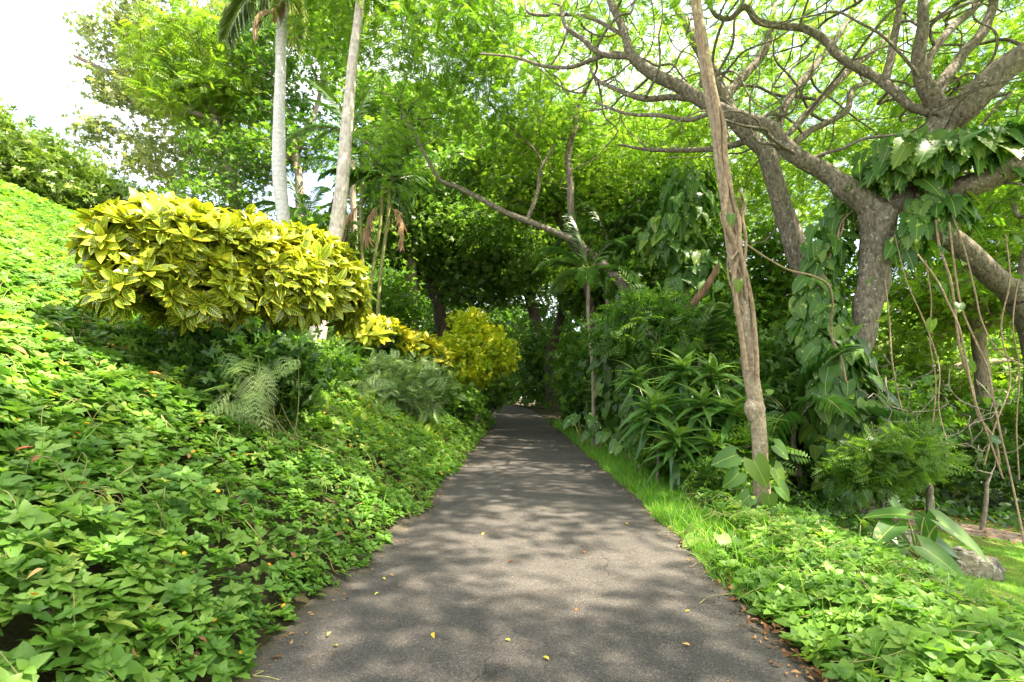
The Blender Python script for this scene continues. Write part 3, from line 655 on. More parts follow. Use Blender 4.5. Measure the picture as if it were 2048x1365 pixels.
# --- the rain tree on the right with its wide umbrella
def rain_tree():
    D = 9.5; g = ground_at(1700, D)
    skel = [np.vstack([np.r_[g-[0, 0, .2], .55], S((1690, 850, D, 84), (1700, 740, D, 66), (1728, 660, D, 52), (1742, 590, D, 58), (1752, 500, D, 62), (1760, 430, D, 84))]),
        S((1758, 428, D, 62), (1728, 400, D, 50), (1695, 375, D, 47), (1655, 345, 9.6, 44), (1600, 315, 9.6, 42), (1562, 285, 9.7, 41), (1535, 255, 9.7, 40), (1490, 240, 9.8, 38), (1440, 222, 9.9, 38), (1400, 200, 10, 37), (1355, 172, 10.1, 36), (1305, 148, 10.2, 34), (1262, 112, 10.3, 30), (1252, 75, 10.4, 26), (1236, 35, 10.6, 22), (1218, -10, 10.8, 20), (1205, -70, 11.2, 14)),
        S((1762, 428, D, 66), (1785, 412, D, 58), (1815, 395, 9.4, 54), (1860, 385, 9.2, 56), (1930, 372, 8.9, 60), (2000, 345, 8.6, 62), (2080, 310, 8.3, 60), (2200, 240, 8, 50)),
        S((1820, 395, 9.4, 50), (1850, 330, 9.4, 52), (1872, 270, 9.4, 56), (1885, 230, 9.4, 58), (1868, 205, 9.3, 46), (1845, 165, 9.2, 40), (1838, 110, 9.1, 36), (1846, 50, 9, 32), (1850, -20, 9, 28), (1870, -120, 9, 20)),
        S((1885, 235, 9.4, 64), (1915, 222, 9.2, 62), (1950, 190, 9.0, 60), (2000, 145, 8.8, 62), (2060, 100, 8.6, 60), (2140, 30, 8.4, 50)),
        S((1868, 200, 9.3, 34), (1890, 160, 9.3, 30), (1925, 110, 9.4, 28), (1965, 65, 9.5, 30), (1985, 10, 9.6, 26), (2000, -60, 9.7, 20)),
        S((1850, 150, 9.2, 24), (1862, 110, 9.3, 22), (1900, 60, 9.5, 20), (1945, 20, 9.7, 18), (1980, -20, 10, 14)),
        S((1860, 225, 9.4, 26), (1820, 212, 9.5, 26), (1790, 185, 9.6, 27), (1755, 158, 9.8, 26), (1710, 135, 10, 24), (1670, 105, 10.2, 24), (1650, 80, 10.4, 22), (1610, 58, 10.6, 20), (1560, 52, 10.8, 19), (1515, 42, 11, 18), (1490, 15, 11.2, 16), (1460, 38, 11.4, 14), (1430, 30, 11.6, 12), (1410, -10, 11.8, 9)),
        S((1770, 165, 9.7, 22), (1780, 120, 9.7, 20), (1792, 60, 9.8, 19), (1800, 0, 10, 17), (1800, -60, 10.2, 12)),
        S((1430, 222, 9.9, 16), (1380, 240, 10, 15), (1320, 232, 10.2, 13), (1255, 228, 10.5, 10), (1190, 205, 11, 7)),
        S((1415, 205, 10, 13), (1350, 195, 10.2, 17), (1290, 198, 10.4, 16), (1240, 182, 10.6, 13), (1195, 160, 11, 10), (1180, 135, 11.4, 7)),
        S((1285, 130, 10.2, 17), (1235, 108, 10.4, 16), (1190, 118, 10.6, 14), (1140, 135, 10.8, 12), (1085, 132, 11.2, 10), (1030, 115, 11.6, 8), (960, 108, 12, 5)),
        S((1265, 115, 10.3, 20), (1200, 108, 10.5, 18), (1165, 78, 10.7, 16), (1130, 50, 11, 13), (1122, 0, 11.4, 10), (1110, -40, 11.8, 6)),
        S((1255, 75, 10.4, 14), (1190, 40, 10.8, 12), (1140, 30, 11.2, 11), (1060, 28, 11.6, 9), (1050, -10, 12, 7)),
        S((1640, 590, 9.9, 2), (1640, 589, 9.9, 2))]
    skel = skel[:-1]
    skel += sprouts(skel[1:], 52, (2.0, 4.6), .050, 17)
    n = 3500; rr = np.sqrt(RNG.random(n)); th = RNG.uniform(0, 2*PI, n)
    x = 9 + 12.5*rr*np.cos(th); y = 9.5 + 14.5*rr*np.sin(th)
    z = 11.6 - 2.6*rr**3 + .8*sines(x, y, .55, 101) + RNG.uniform(-1.0, .9, n)
    keep = (x > np.where(y < 3.5, 1.0, 2.6)-.3*np.maximum(y-6.5,0)) & (z > 6) & (sines(x, y, .8, 102)+.55*sines(x, y, 2.0, 103) > np.where(y > 11, -1.2, -.40))
    at = np.c_[x, y, z][keep]
    base = skel[0][0][:3]
    t = thing('rain_tree', 'large spreading tree with forked mottled trunk, long crooked limbs reaching over the path', 'tree', base)
    X, par, mr, tips, ns = grow(skel, at, .12, .6, .17)
    mr = mr*np.where(mr < .22, .73, .87)
    a = Acc(); draw_tree(a, X, par, mr, ns, .0125, ex=2.3, rmax=.12, sides_big=14, wob=.22, limbs=(lb := [])); a.build('trunk', M['bark_rain'], t)
    for q in lb: q.build('limb', M['bark_rain'], t)
    c = Acc(); nr_ = X[tips][X[tips][:, 1] < 10]; leaves_at(c, nr_+np.array([0, 0, .25]), 11, (.20, .20, .10), PIN, .30, .9, rmean=.55, clump=.1)
    leaves_at(c, X[tips]+np.array([0,0,.3]), 20, (.36, .36, .14), PIN, .29, .9, rmean=.55, clump=.1); c.build('crown', M['canopy'], t)
rain_tree()

# --- a second rain tree stem behind it, crown further back on the right
def with_sprouts(sk, *a): return sk + sprouts(sk[1:], *a)
make_tree('rain_tree', 'tree behind the vine covered trunk, its grey stem curving left and forking', 'tree',
    with_sprouts([np.vstack([np.r_[ground_at(1700, 11.4)-[0, 0, .2], .3], S((1690, 800, 11.4, 46), (1672, 660, 11.4, 46), (1640, 585, 11.4, 46), (1605, 530, 11.4, 43), (1580, 460, 11.4, 40), (1560, 400, 11.4, 38), (1545, 350, 11.4, 38), (1535, 305, 11.4, 40))]),
     S((1535, 305, 11.4, 34), (1500, 275, 11.5, 32), (1465, 235, 11.6, 30), (1445, 190, 11.8, 30), (1400, 100, 12.4, 22), (1350, 10, 13, 15), (1320, -60, 13.5, 9)),
     S((1448, 195, 11.8, 22), (1490, 150, 12, 20), (1530, 100, 12.2, 17), (1545, 40, 12.4, 14), (1550, -40, 13, 9)),
     S((1540, 330, 11.4, 14), (1575, 300, 11.6, 15), (1620, 262, 11.8, 15), (1690, 225, 12.2, 13), (1705, 180, 12.4, 11), (1740, 165, 12.8, 8)),
     S((1550, 300, 11.4, 12), (1560, 240, 11.8, 18), (1590, 180, 12.2, 16), (1640, 120, 12.6, 14), (1690, 50, 13, 12), (1720, -20, 14, 8)),
     S((1575, 270, 11.4, 12), (1640, 200, 12, 16), (1700, 140, 12.6, 14), (1760, 90, 13.2, 12), (1800, 30, 14, 9)),
     S((1500, 275, 11.5, 16), (1470, 290, 12, 14), (1400, 300, 13, 11), (1300, 300, 14, 8), (1240, 290, 15, 5))], 26, (2.2, 5), .045, 23),
    [((9, 24, 11.2), (10, 8, 1.2)), ((3.5, 19, 10.6), (5, 5, 1.0)), ((14, 20, 10), (7, 7, 1.3)), ((8, 27, 8.6), (8, 5, 1.0))], 640, PIN, 17, (.6, .6, .2), .48, M['canopy'], M['bark_rain'], alpha=.12, step=.8, rmean=.6)

# --- crooked leaning tree over the bend (centre)
def leaning_tree():
    g = ground_at(1350, 15.5)
    skel = [np.vstack([np.r_[g-[0, 0, .2], .26], S((1335, 740, 15.6, 28), (1300, 650, 15.8, 24), (1245, 570, 16, 21), (1205, 530, 16, 20), (1170, 500, 16, 19), (1150, 482, 16, 20))]),
        S((1150, 482, 16, 17), (1110, 465, 16, 13), (1060, 445, 16, 13), (1010, 425, 16, 12), (960, 398, 16, 11), (915, 375, 16, 10), (880, 360, 15.8, 8), (855, 320, 15.6, 7), (830, 270, 15.4, 5), (805, 230, 15.2, 3)),
        S((1152, 480, 16, 17), (1143, 430, 16, 15), (1140, 370, 16, 14), (1136, 310, 16, 14), (1150, 255, 16, 14), (1155, 215, 16, 14), (1175, 170, 15.8, 11), (1188, 120, 15.6, 9), (1200, 80, 15.4, 6)),
        S((1152, 216, 16, 9), (1140, 195, 16, 8), (1127, 168, 16, 5)),
        S((1055, 440, 16, 9), (1075, 385, 16, 8), (1082, 340, 16, 7), (1110, 290, 16, 5))]
    bl = [B(760, 60, 15, 110, 120, 2), B(880, 90, 14, 130, 110, 2.5), B(970, 30, 14, 120, 90, 2.5), B(960, 190, 15, 120, 100, 2), B(700, 10, 15, 110, 80, 2), B(860, 230, 16, 110, 60, 1.5), B(1060, 90, 15.5, 110, 110, 2), B(1050, 240, 17, 120, 90, 2), B(860, -60, 14, 220, 90, 3), B(780, 330, 16.5, 80, 60, 1.5), B(640, 60, 16, 60, 60, 1.5)]
    make_tree('leaning_tree', 'crooked tree leaning left over the bend, one bare limb rising upright from it', 'tree', skel, bl, 480, PIN, 20, (.42, .42, .14), .34, M['feather'], M['bark_rain'], alpha=.22, step=.6, r0=.010, up=.9, hang=.3)
leaning_tree()

# --- slender trunk with woody vines at the right verge
def slender_tree():
    g = ground_at(1524, 6.7); D = 6.7
    t = thing('slender_tree', 'slim pale brown trunk leaning left at the right verge, wrapped in woody vines', 'tree', g)
    a = Acc(); s = np.vstack([np.r_[g-[0, 0, .15], .21], S((1525, 1010, D, 44), (1524, 975, D, 35), (1520, 900, D, 31), (1513, 820, D, 31), (1500, 740, D, 32), (1492, 660, D, 31), (1483, 580, D, 32), (1468, 500, D, 33), (1457, 420, D, 32), (1446, 340, D, 31), (1436, 260, D, 30), (1420, 180, D, 29), (1405, 90, D, 27), (1392, 0, D, 24), (1380, -80, D, 22), (1360, -220, D, 16), (1345, -330, D, 10))])
    s[:, 3] *= .9; tube(a, s[:, :3], s[:, 3], 18, smooth_path=8, wob=.07)
    # callus swelling and stubs
    for (px, py, w) in [(1509, 818, 38)]:
        q = S((px-1, py+26, D, 20), (px, py, D, w), (px-2, py-24, D, 22)); tube(a, q[:, :3], q[:, 3]*.96, 14, smooth_path=6, wob=.12)
    a.build('trunk', M['bark_slim'], t)
    v = Acc()
    for path, w in [([(1492, 740), (1478, 640), (1468, 560), (1475, 500), (1450, 440), (1452, 380), (1440, 300), (1434, 230), (1418, 150), (1395, 60), (1384, -40)], 10),
                    ([(1514, 760), (1512, 700), (1506, 620), (1495, 560), (1480, 500), (1478, 440), (1466, 400), (1452, 330), (1448, 250), (1432, 200), (1410, 130), (1400, 60), (1384, 0)], 9),
                    ([(1494, 600), (1488, 540), (1492, 480), (1484, 430), (1490, 400), (1478, 380)], 7),
                    ([(1462, 520), (1484, 488), (1472, 455), (1490, 420), (1476, 395)], 6)]:
        k = len(path); q = S(*[(px, py, D-.13-.03*math.sin(i*1.9), w) for i, (px, py) in enumerate(path)]); tube(v, q[:, :3], q[:, 3], 7, smooth_path=5, wob=.15, rnd=.6)
    for k in range(3):
        ph = RNG.uniform(0, 6.3); y0 = RNG.uniform(380, 560); m = 26; tt = np.linspace(0, 1, m); py = y0 + tt*RNG.uniform(120, 260); cx = np.interp(py, [380, 500, 600, 740], [1452, 1468, 1486, 1500])
        base = np.array([P(a_, b_, D) for a_, b_ in zip(cx, py)]); ang = ph + tt*RNG.uniform(2, 5); rr = .125
        tube(v, base + np.c_[np.cos(ang)*rr, np.sin(ang)*rr, 0*ang], .014, 6, rnd=.4, wob=.2)
    v.build('vine', M['vine'], t)
    l = Acc()
    hl = leaf_t('heart', 6, .85, .10, .2)
    pts, al, nr, sz = [], [], [], []
    for (px, py, s_, ax, nx) in [(1508, 935, .36, (.35, -.2, -.9), (-.35, -1, .3)), (1470, 925, .32, (-.95, 0, -.35), (0, -1, .5)), (1478, 960, .28, (-.8, -.1, -.7), (0, -1, .2)), (1548, 950, .30, (.5, 0, -.9), (.4, -1, .2)), (1556, 985, .26, (.7, 0, -.8), (.2, -1, .4)), (1537, 1005, .24, (.1, 0, -1), (-.2, -1, .2)), (1500, 1005, .26, (-.7, 0, -.6), (0, -1, .5)), (1550, 905, .26, (.6, 0, -.5), (0, -1, .6)), (1462, 445, .16, (-.1, 0, -1), (-.3, -1, .2)), (1488, 400, .17, (.3, 0, -1), (.5, -1, .2)), (1440, 580, .14, (-.5, 0, -1), (0, -1, .2)), (1476, 575, .16, (0, 0, -1), (-.3, -1, 0)), (1535, 800, .1, (.5, 0, .2), (0, -1, .4))]:
        pts.append(P(px, py-14, D-.2)); al.append(ax); nr.append(nx); sz.append(s_)
    inst(l, hl, np.array(pts), frames(np.array(al, float), np.array(nr, float)), np.array(sz), RNG.uniform(.4, .9, len(sz)))
    l.build('foliage', M['pothos'], t)
    c = Acc(); top = s[-1, :3]; leaves_at(c, top+RNG.normal(size=(60, 3))*np.array([1.6, 1.6, .5])+np.array([0, 0, .6]), 14, (.3, .3, .12), PIN, .35, .9); c.build('crown', M['canopy'], t)
slender_tree()
# long loose vine that leaves the slender trunk and drops beside the vine covered trunk
def vine(label, path, w, group=None, leaf=0, mat='vine', cat='vine', wob=.1):
    q = S(*[(p[0], p[1], p[2], w) for p in path]); q[:, :3] += RNG.normal(size=(len(q), 3))*.012; w = w*.8; q[:, 3] *= .8
    t = thing('hanging_vine', label, cat, q[0, :3], group)
    a = Acc(); tube(a, q[:, :3], q[:, 3], 6, smooth_path=6, wob=wob, rnd=.6); a.build('stem', M[mat], t)
    if leaf:
        l = Acc(); i = RNG.integers(0, len(q), leaf); n = leaf
        inst(l, leaf_t('heart', 4, .8, .1, .2), q[i, :3] + RNG.normal(size=(n, 3))*.08, frames(rand_dirs(n, -1), rand_dirs(n, .2)-np.array([0, .8, 0])), RNG.uniform(.12, .22, n), RNG.random(n)); l.build('foliage', M['pothos'], t)
    return t
vine('long thin vine arching from the slim trunk toward the vine covered trunk', [(1465, 482, 6.6), (1490, 486, 6.7), (1530, 512, 6.9), (1580, 538, 7.2), (1625, 552, 7.6), (1655, 570, 8), (1664, 605, 8.3), (1664, 645, 8.5), (1668, 680, 8.6), (1682, 712, 8.6), (1690, 760, 8.6)], 5.5, leaf=3)
for k, (lab, pa, w) in enumerate([
    ('leftmost long hanging vine at the right, falling straight past the grey trunk', [(1770, 560, 8.6), (1778, 640, 8.6), (1785, 720, 8.5), (1800, 800, 8.5), (1818, 870, 8.4), (1822, 960, 8.3)], 3.5),
    ('hanging vine that slants from the big leaves down to the right, below the fork', [(1830, 510, 8.6), (1870, 560, 8.5), (1900, 610, 8.4), (1922, 660, 8.3), (1935, 740, 8.3), (1950, 800, 8.2), (1975, 870, 8.1), (2010, 960, 8)], 4.5),
    ('thickest hanging vine, twisted, dropping from under the big split leaves', [(1872, 440, 8.7), (1880, 490, 8.6), (1902, 560, 8.5), (1912, 620, 8.5), (1920, 700, 8.4), (1940, 770, 8.4), (1962, 830, 8.3), (1990, 880, 8.2), (2000, 930, 8.2)], 6),
    ('hanging vine beside the thickest one, curving outward near its lower end', [(1895, 445, 8.6), (1905, 520, 8.6), (1925, 610, 8.5), (1950, 680, 8.4), (1975, 740, 8.4), (1985, 800, 8.3), (2005, 880, 8.2), (2025, 960, 8), (2048, 1090, 7.6)], 5),
    ('outermost hanging vine bending right across the yellow green leaves', [(1905, 430, 8.6), (1932, 510, 8.6), (1950, 590, 8.5), (1962, 640, 8.4), (1985, 690, 8.3), (2030, 722, 8.2), (2070, 740, 8.1)], 4)]):
    vine(lab, pa, w, 'vines hanging from the large tree on the right', leaf=3)

for k, (lab, pa, w) in enumerate([
    ('thin pale vine at the right, between the thickest vine and the grey trunk', [(1850, 520, 8.9), (1862, 600, 8.8), (1858, 680, 8.8), (1870, 760, 8.7), (1866, 850, 8.7)], 3),
    ('thin tangled vine near the right edge, swinging back to the left low down', [(2010, 470, 9), (2020, 560, 8.9), (2005, 660, 8.8), (2022, 760, 8.7), (1990, 850, 8.6), (1968, 930, 8.5)], 3.5),
    ('thin vine hanging from the lower right limb close to the picture edge', [(2035, 560, 9.4), (2028, 650, 9.3), (2040, 740, 9.2), (2030, 850, 9.1), (2042, 960, 9)], 3),
    ('loose vine crossing the bare twiggy shrub at a slant', [(1790, 470, 9), (1812, 560, 8.8), (1850, 640, 8.6), (1878, 730, 8.4), (1880, 820, 8.2), (1900, 900, 8)], 3)]):
    vine(lab, pa, w, 'vines hanging from the large tree on the right', leaf=2)

# --- palms
def frond(acc, base, d0, L, n=34, lw=.035, ll=.55, droop=.9, rnd=.5, ang=.75, rach_mat=1, hang=.35, segs=14, parts=None, jit=.07):
    """arching palm frond: rachis tube (material 1) and two rows of leaflets"""
    d0 = unit(np.array(d0, float)); t = np.linspace(0, 1, segs+1); pts = [np.array(base, float)]; d = d0.copy()
    for i in range(segs):
        d = unit(d + np.array([0, 0, -droop/segs])*(.5+1.2*t[i])); pts.append(pts[-1] + d*L/segs)
    pts = np.array(pts); tube(acc, pts, np.linspace(.022, .005, segs+1)*L/2, 5, rnd=.7, cap=False)
    if parts is not None: acc = parts
    tt = np.linspace(.16, .99, n); i = np.clip((tt*segs).astype(int), 0, segs-1); f = tt*segs-i
    p = pts[i] + (pts[i+1]-pts[i])*f[:, None]; T = unit(pts[i+1]-pts[i])
    side = unit(np.cross(T, np.array([0, 0, 1.0])+1e-3)); upv = np.cross(side, T)
    tp = leaf_t('lance', 3, 1.0, .3, .0); tp = (tp[0]*1.0, tp[1], tp[2])
    for sg in (-1, 1):
        al = unit(side*sg*math.sin(ang) + T*math.cos(ang) + upv*.18 + RNG.normal(size=(n, 3))*jit + np.array([0, 0, -hang]))
        s = ll*np.sin(PI*(.12+.80*tt))**.6*RNG.uniform(.9, 1.08, n)
        R = frames(al, upv + sg*side*.3)
        V, Fc, U = tp; VV = V[None]*np.stack([np.full(n, lw), s, s*.6], -1)[:, None, :]
        VV[:, :, 2] -= .22*(V[None, :, 1]**2)*s[:, None]*(.6+hang)
        W = np.einsum('nij,nvj->nvi', R, VV) + p[:, None]
        acc.add(W.reshape(-1, 3), (Fc[None]+(np.arange(n)*len(V))[:, None, None]).reshape(-1, 4), np.repeat(np.clip(rnd+RNG.normal(0, .12, n), 0, 1), len(V)), np.tile(U, (n, 1)))
def palm_root(name, label, base, trunk, mat, fronds, lm, cat='palm tree', group=None, smooth=5, wob=.05, boot=None):
    t = thing(name, label, cat, base, group)
    a = Acc(); tube(a, trunk[:, :3], trunk[:, 3], 16 if trunk[0, 3] > .1 else 8, smooth_path=smooth, wob=wob); a.build('trunk', mat, t)
    for f in fronds:
        c = Acc(); lf = Acc(); dry = f.pop('dry', False); frond(c, parts=lf, **f); ro = c.build('dry_frond' if dry else 'frond', M['log'] if dry else M['stem'], t); mv = lf.build('leaflets', M['drypalm'] if dry else lm, t); mv.parent = ro
    return t
def crown_fronds(top, n, L, droop=1.1, lw=.05, ll=.7, up=.55, seed=0, az0=0, nl=36, hang=.4, r=.5):
    rg = np.random.default_rng(seed); out = []
    for k in range(n):
        a = az0 + k*2.4; e = up - 1.2*(k/n) + rg.normal(0, .1)
        out.append(dict(base=top, d0=(math.cos(a)*math.cos(e), math.sin(a)*math.cos(e), math.sin(e)+.2), L=L*rg.uniform(.85, 1.1), n=nl, lw=lw, ll=ll, droop=droop*rg.uniform(.8, 1.2), rnd=rg.uniform(.2, .8), hang=hang))
    return out
Dp = 16.0; g1 = ground_at(575, Dp)
tr = np.vstack([np.r_[g1-[0, 0, .3], .30], S((570, 560, Dp, 27), (567, 440, Dp, 26), (559, 360, Dp, 27), (558, 250, Dp, 24), (561, 150, Dp, 21), (562, 90, Dp, 21), (564, 40, Dp, 24), (566, -10, Dp, 28), (566, -60, Dp, 28))])
top = tr[-1, :3]
fr = crown_fronds(top, 11, 3.4, 1.6, .035, 1.0, .7, 4, nl=60)
fr += [dict(base=top+np.array([-.1, -.1, .1]), d0=(-.75, -.35, .35), L=3.3, n=60, lw=.032, ll=.95, droop=2.6, rnd=.4, hang=.7)]
fr += [dict(base=P(560, 25, Dp-.25), d0=(-.5, -.3, -.1), L=1.3, n=34, lw=.018, ll=.7, droop=3, rnd=.7, hang=.4, ang=.4, dry=True), dict(base=P(570, 10, Dp-.3), d0=(.1, -.5, 0), L=1.3, n=34, lw=.018, ll=.7, droop=3.4, rnd=.5, hang=.4, ang=.4, dry=True)]
palm_root('coconut_palm', 'tall straight white trunked palm rising behind the yellow shrub on the left', g1, tr, M['bark_palm'], fr, M['palmlit'])
Dp = 13.5; g2 = ground_at(628, Dp)
tr = np.vstack([np.r_[g2-[0, 0, .3], .30], S((632, 690, Dp, 36), (645, 610, Dp, 33), (665, 500, Dp, 30), (681, 400, Dp, 28), (694, 250, Dp, 24), (705, 130, Dp, 21), (716, 40, Dp, 18), (728, -60, Dp, 18), (740, -180, Dp, 18))])
palm_root('royal_palm', 'thick pale palm trunk leaning right, second tall trunk from the left', g2, tr, M['bark_palm2'], crown_fronds(tr[-1, :3], 12, 4.6, 1.1, .04, .9, .7, 5, nl=54), M['palmlit'])
for k, (lab, px0, px1, ytop, sd_, dry) in enumerate([
    ('leftmost of three thin areca palms beside the leaning palm trunk', 728, 722, 395, 11, (-.4, .2, -.2)),
    ('middle one of three thin areca palms beside the leaning palm trunk', 738, 762, 395, 12, (-.3, -.2, -.4)),
    ('rightmost of three thin areca palms, a dry orange frond hanging from it', 755, 776, 400, 13, (.4, -.1, -.3))]):
    Dq = 18.5; g = ground_at(px0, Dq); tr = np.vstack([np.r_[g-[0, 0, .2], .08], S((px0, 640, Dq, 8), ((px0*2+px1)/3, 540, Dq, 7), (px1, 440, Dq, 7), (px1+2, ytop, Dq, 8), (px1+3, ytop-35, Dq, 7))])
    top = tr[-1, :3]; fr = crown_fronds(top, 8, 2.3, 1.3, .028, .55, .9, sd_, az0=sd_, nl=30, hang=.4)
    fr.append(dict(base=P(px1, ytop+10, Dq-.1), d0=dry, L=1.8, n=18, lw=.022, ll=.62, droop=3.5, rnd=.5, hang=.4, ang=.5, jit=.3, dry=True))
    palm_root('areca_palm', lab, g, tr, M['stem'], fr, M['palm'], group='three thin areca palms by the leaning trunk', smooth=4)
for (lab, px, ytop, Dq, n, L, sd_, w, cat) in [
    ('dark green palm crown showing between the two tall palm trunks', 612, 440, 21, 11, 2.7, 21, 12, 'palm tree'),
    ('feathery palm crown left of the leaning palm trunk, high up', 705, 268, 21, 9, 3.0, 22, 12, 'palm tree'),
    ('small dark palm with thin bent stem in the middle of the thicket', 1178, 545, 14, 9, 1.8, 23, 7, 'palm tree'),
    ('dark palm behind the slim trunk with low arching fronds', 1590, 850, 9.3, 13, 1.9, 24, 12, 'palm tree'),
    ('pale green palm sprouting above the strappy plants', 1400, 700, 11.5, 10, 1.7, 25, 9, 'palm tree'),
    ('palm with arching dark fronds above the curved limb', 1215, 470, 18, 9, 2.6, 26, 10, 'palm tree')]:
    g = ground_at(px+8, Dq); top = P(px, ytop, Dq); w_ = W2(w, Dq)/2
    tr = np.array([np.r_[g-[0, 0, .2], w_*1.2], np.r_[g*.6+top*.4+[.05, 0, 0], w_], np.r_[g*.25+top*.75-[.05, 0, 0], w_], np.r_[top, w_*.8]])
    palm_root('understory_palm', lab, g, tr, M['bark_pale'], crown_fronds(top, n, L, 1.2, .024, .5, 1.0, sd_, az0=sd_, nl=34, hang=.25), M['palm'], cat, smooth=4)

# --- background trees
def bg(name, lab, px, d, top_path, blobs, n, lm, tpl=TW_FAR, per=40, sig=.55, size=.3, bm='bark_pale', w=20, **kw):
    g = ground_at(px, d); sk = [np.vstack([np.r_[g-[0, 0, .2], W2(w, d)*.65], top_path])]
    for b in blobs[:5]:
        c = b[0]; m = sk[0][-1]; sk.append(np.array([m, np.r_[(m[:3]+c)/2+RNG.normal(size=3)*.4, m[3]*.6], np.r_[c, m[3]*.35]]))
    kw.setdefault('r0', .02)
    return make_tree(name, lab, 'tree', sk, blobs, n, tpl, per, (sig, sig, sig*.7), size, M[lm], M[bm], step=1.3, minsides=4, **kw)
bg('eucalyptus_tree', 'tall pale olive tree reaching up the left sky behind the hedge', 500, 37, S((470, 400, 37, 22), (435, 300, 37, 20)),
   [B(380, 30, 37, 170, 60, 4), B(270, 105, 37, 100, 80, 3.5), B(340, 190, 37, 120, 75, 4), B(150, 112, 37, 42, 28, 1.5), B(260, 215, 37, 70, 45, 2.5), B(460, 130, 38, 90, 120, 4), B(250, 285, 36, 85, 40, 3), B(350, 330, 36, 130, 55, 4), B(430, 250, 37, 90, 90, 4), B(215, 60, 37, 50, 30, 2)], 270, 'olive', per=40, sig=.60, size=.34)
bg('flame_tree', 'bright yellow green feathery tree in front of the tall olive one on the left', 480, 30, S((460, 330, 30, 18), (430, 240, 30, 14)),
   [B(400, 105, 30, 115, 62, 3), B(330, 150, 30, 60, 40, 2), B(390, 210, 30, 95, 50, 3), B(460, 190, 30, 60, 50, 2.5)], 150, 'bright', PIN_FAR, 22, .5, .75)
bg('shade_tree', 'green tree filling the gap behind the tall white palm', 600, 30, S((600, 400, 30, 18), (590, 300, 30, 14)),
   [B(520, 110, 30, 60, 120, 3), B(620, 120, 31, 90, 130, 3), B(530, 290, 30, 70, 90, 3), B(470, 330, 30, 80, 70, 3), B(620, 300, 31, 60, 50, 2), B(430, 395, 29, 90, 30, 2.5), B(660, 50, 30, 70, 90, 3)], 270, 'green', per=40, sig=.5, size=.27)
bg('shade_tree', 'sunlit green tree right of the leaning palm trunk', 830, 26, S((820, 450, 26, 18), (800, 380, 26, 14)),
   [B(760, 230, 26, 60, 70, 2.5), B(790, 310, 26, 80, 60, 2.5), B(860, 250, 27, 100, 80, 3), B(850, 370, 26, 90, 50, 2.5), B(745, 390, 25, 60, 60, 2), B(930, 320, 27, 80, 60, 2.5)], 300, 'green', per=36, sig=.42, size=.26, rmean=.6)
bg('banyan_tree', 'huge dark dense tree closing off the path at the bend', 1090, 46, S((1085, 700, 46, 26), (1060, 600, 46, 22), (1040, 520, 46, 20)),
   [B(880, 520, 44, 130, 80, 6), B(1040, 440, 45, 170, 90, 7), B(1180, 520, 46, 150, 90, 6), B(900, 410, 44, 120, 60, 5), B(1120, 360, 46, 150, 60, 6), B(780, 560, 43, 60, 60, 4), B(980, 560, 45, 110, 60, 5), B(1010, 330, 46, 110, 50, 6)], 520, 'dark', per=44, sig=.9, size=.5, bm='bark_dark', w=30, r0=.03)
bg('fig_tree', 'dark leafy tree hanging over the left bank before the bend', 900, 27, S((870, 590, 27, 24), (800, 545, 27, 20), (745, 540, 27, 12)),
   [B(850, 480, 27, 110, 75, 3), B(960, 470, 27, 110, 80, 3), B(770, 500, 26, 60, 70, 2.5), B(930, 570, 28, 90, 50, 2.5), B(1030, 540, 28, 70, 70, 2.5), B(860, 400, 27, 100, 50, 2.5)], 430, 'dark', per=36, sig=.42, size=.25, bm='bark_dark', rmean=.85)
bg('fig_tree', 'dark tree with thick low fork just right of the bend', 1110, 34, S((1100, 720, 34, 22), (1120, 640, 34, 17), (1130, 560, 34, 14)),
   [B(1070, 480, 33, 90, 70, 3.5), B(1160, 440, 34, 110, 80, 4), B(1250, 500, 33, 110, 80, 4), B(1180, 580, 33, 60, 50, 2.5), B(1260, 610, 33, 80, 60, 2.5)], 330, 'dark', per=42, sig=.6, size=.34, bm='bark_dark', w=24, r0=.025)
bg('shade_tree', 'deep green tree spreading above the curved limb in the centre', 1215, 21, S((1170, 560, 21, 12), (1110, 430, 21, 10)),
   [B(1010, 330, 21, 80, 50, 2), B(1110, 290, 21, 90, 45, 2), B(1230, 285, 21, 90, 50, 2), B(1330, 330, 21, 70, 50, 2), B(1060, 400, 21, 80, 40, 2), B(930, 350, 21, 60, 40, 1.8)], 330, 'dark', per=30, sig=.36, size=.19, bm='bark_dark', rmean=.75)
bg('shade_tree', 'mid green tree behind the upright bare limb', 1250, 24, S((1240, 520, 24, 18), (1240, 400, 24, 14)),
   [B(1240, 330, 24, 120, 60, 3), B(1330, 300, 25, 100, 60, 3), B(1180, 400, 24, 70, 50, 2.5), B(1310, 400, 24, 90, 60, 2.5), B(1100, 330, 25, 70, 40, 2), B(1400, 400, 25, 70, 60, 2)], 280, 'green', per=36, sig=.42, size=.24)
bg('fig_tree', 'dark tree draped in climbers between the centre and the slim trunk', 1360, 17, S((1370, 600, 17, 24), (1385, 480, 17, 22), (1390, 400, 17, 16)),
   [B(1380, 480, 17, 75, 90, 2), B(1300, 560, 17, 90, 60, 2), B(1420, 600, 17, 60, 60, 1.6), B(1340, 400, 17, 60, 50, 1.6), B(1270, 470, 18, 70, 50, 1.6)], 330, 'dark', per=34, sig=.26, size=.17, bm='bark_dark', rmean=.6, r0=.012)
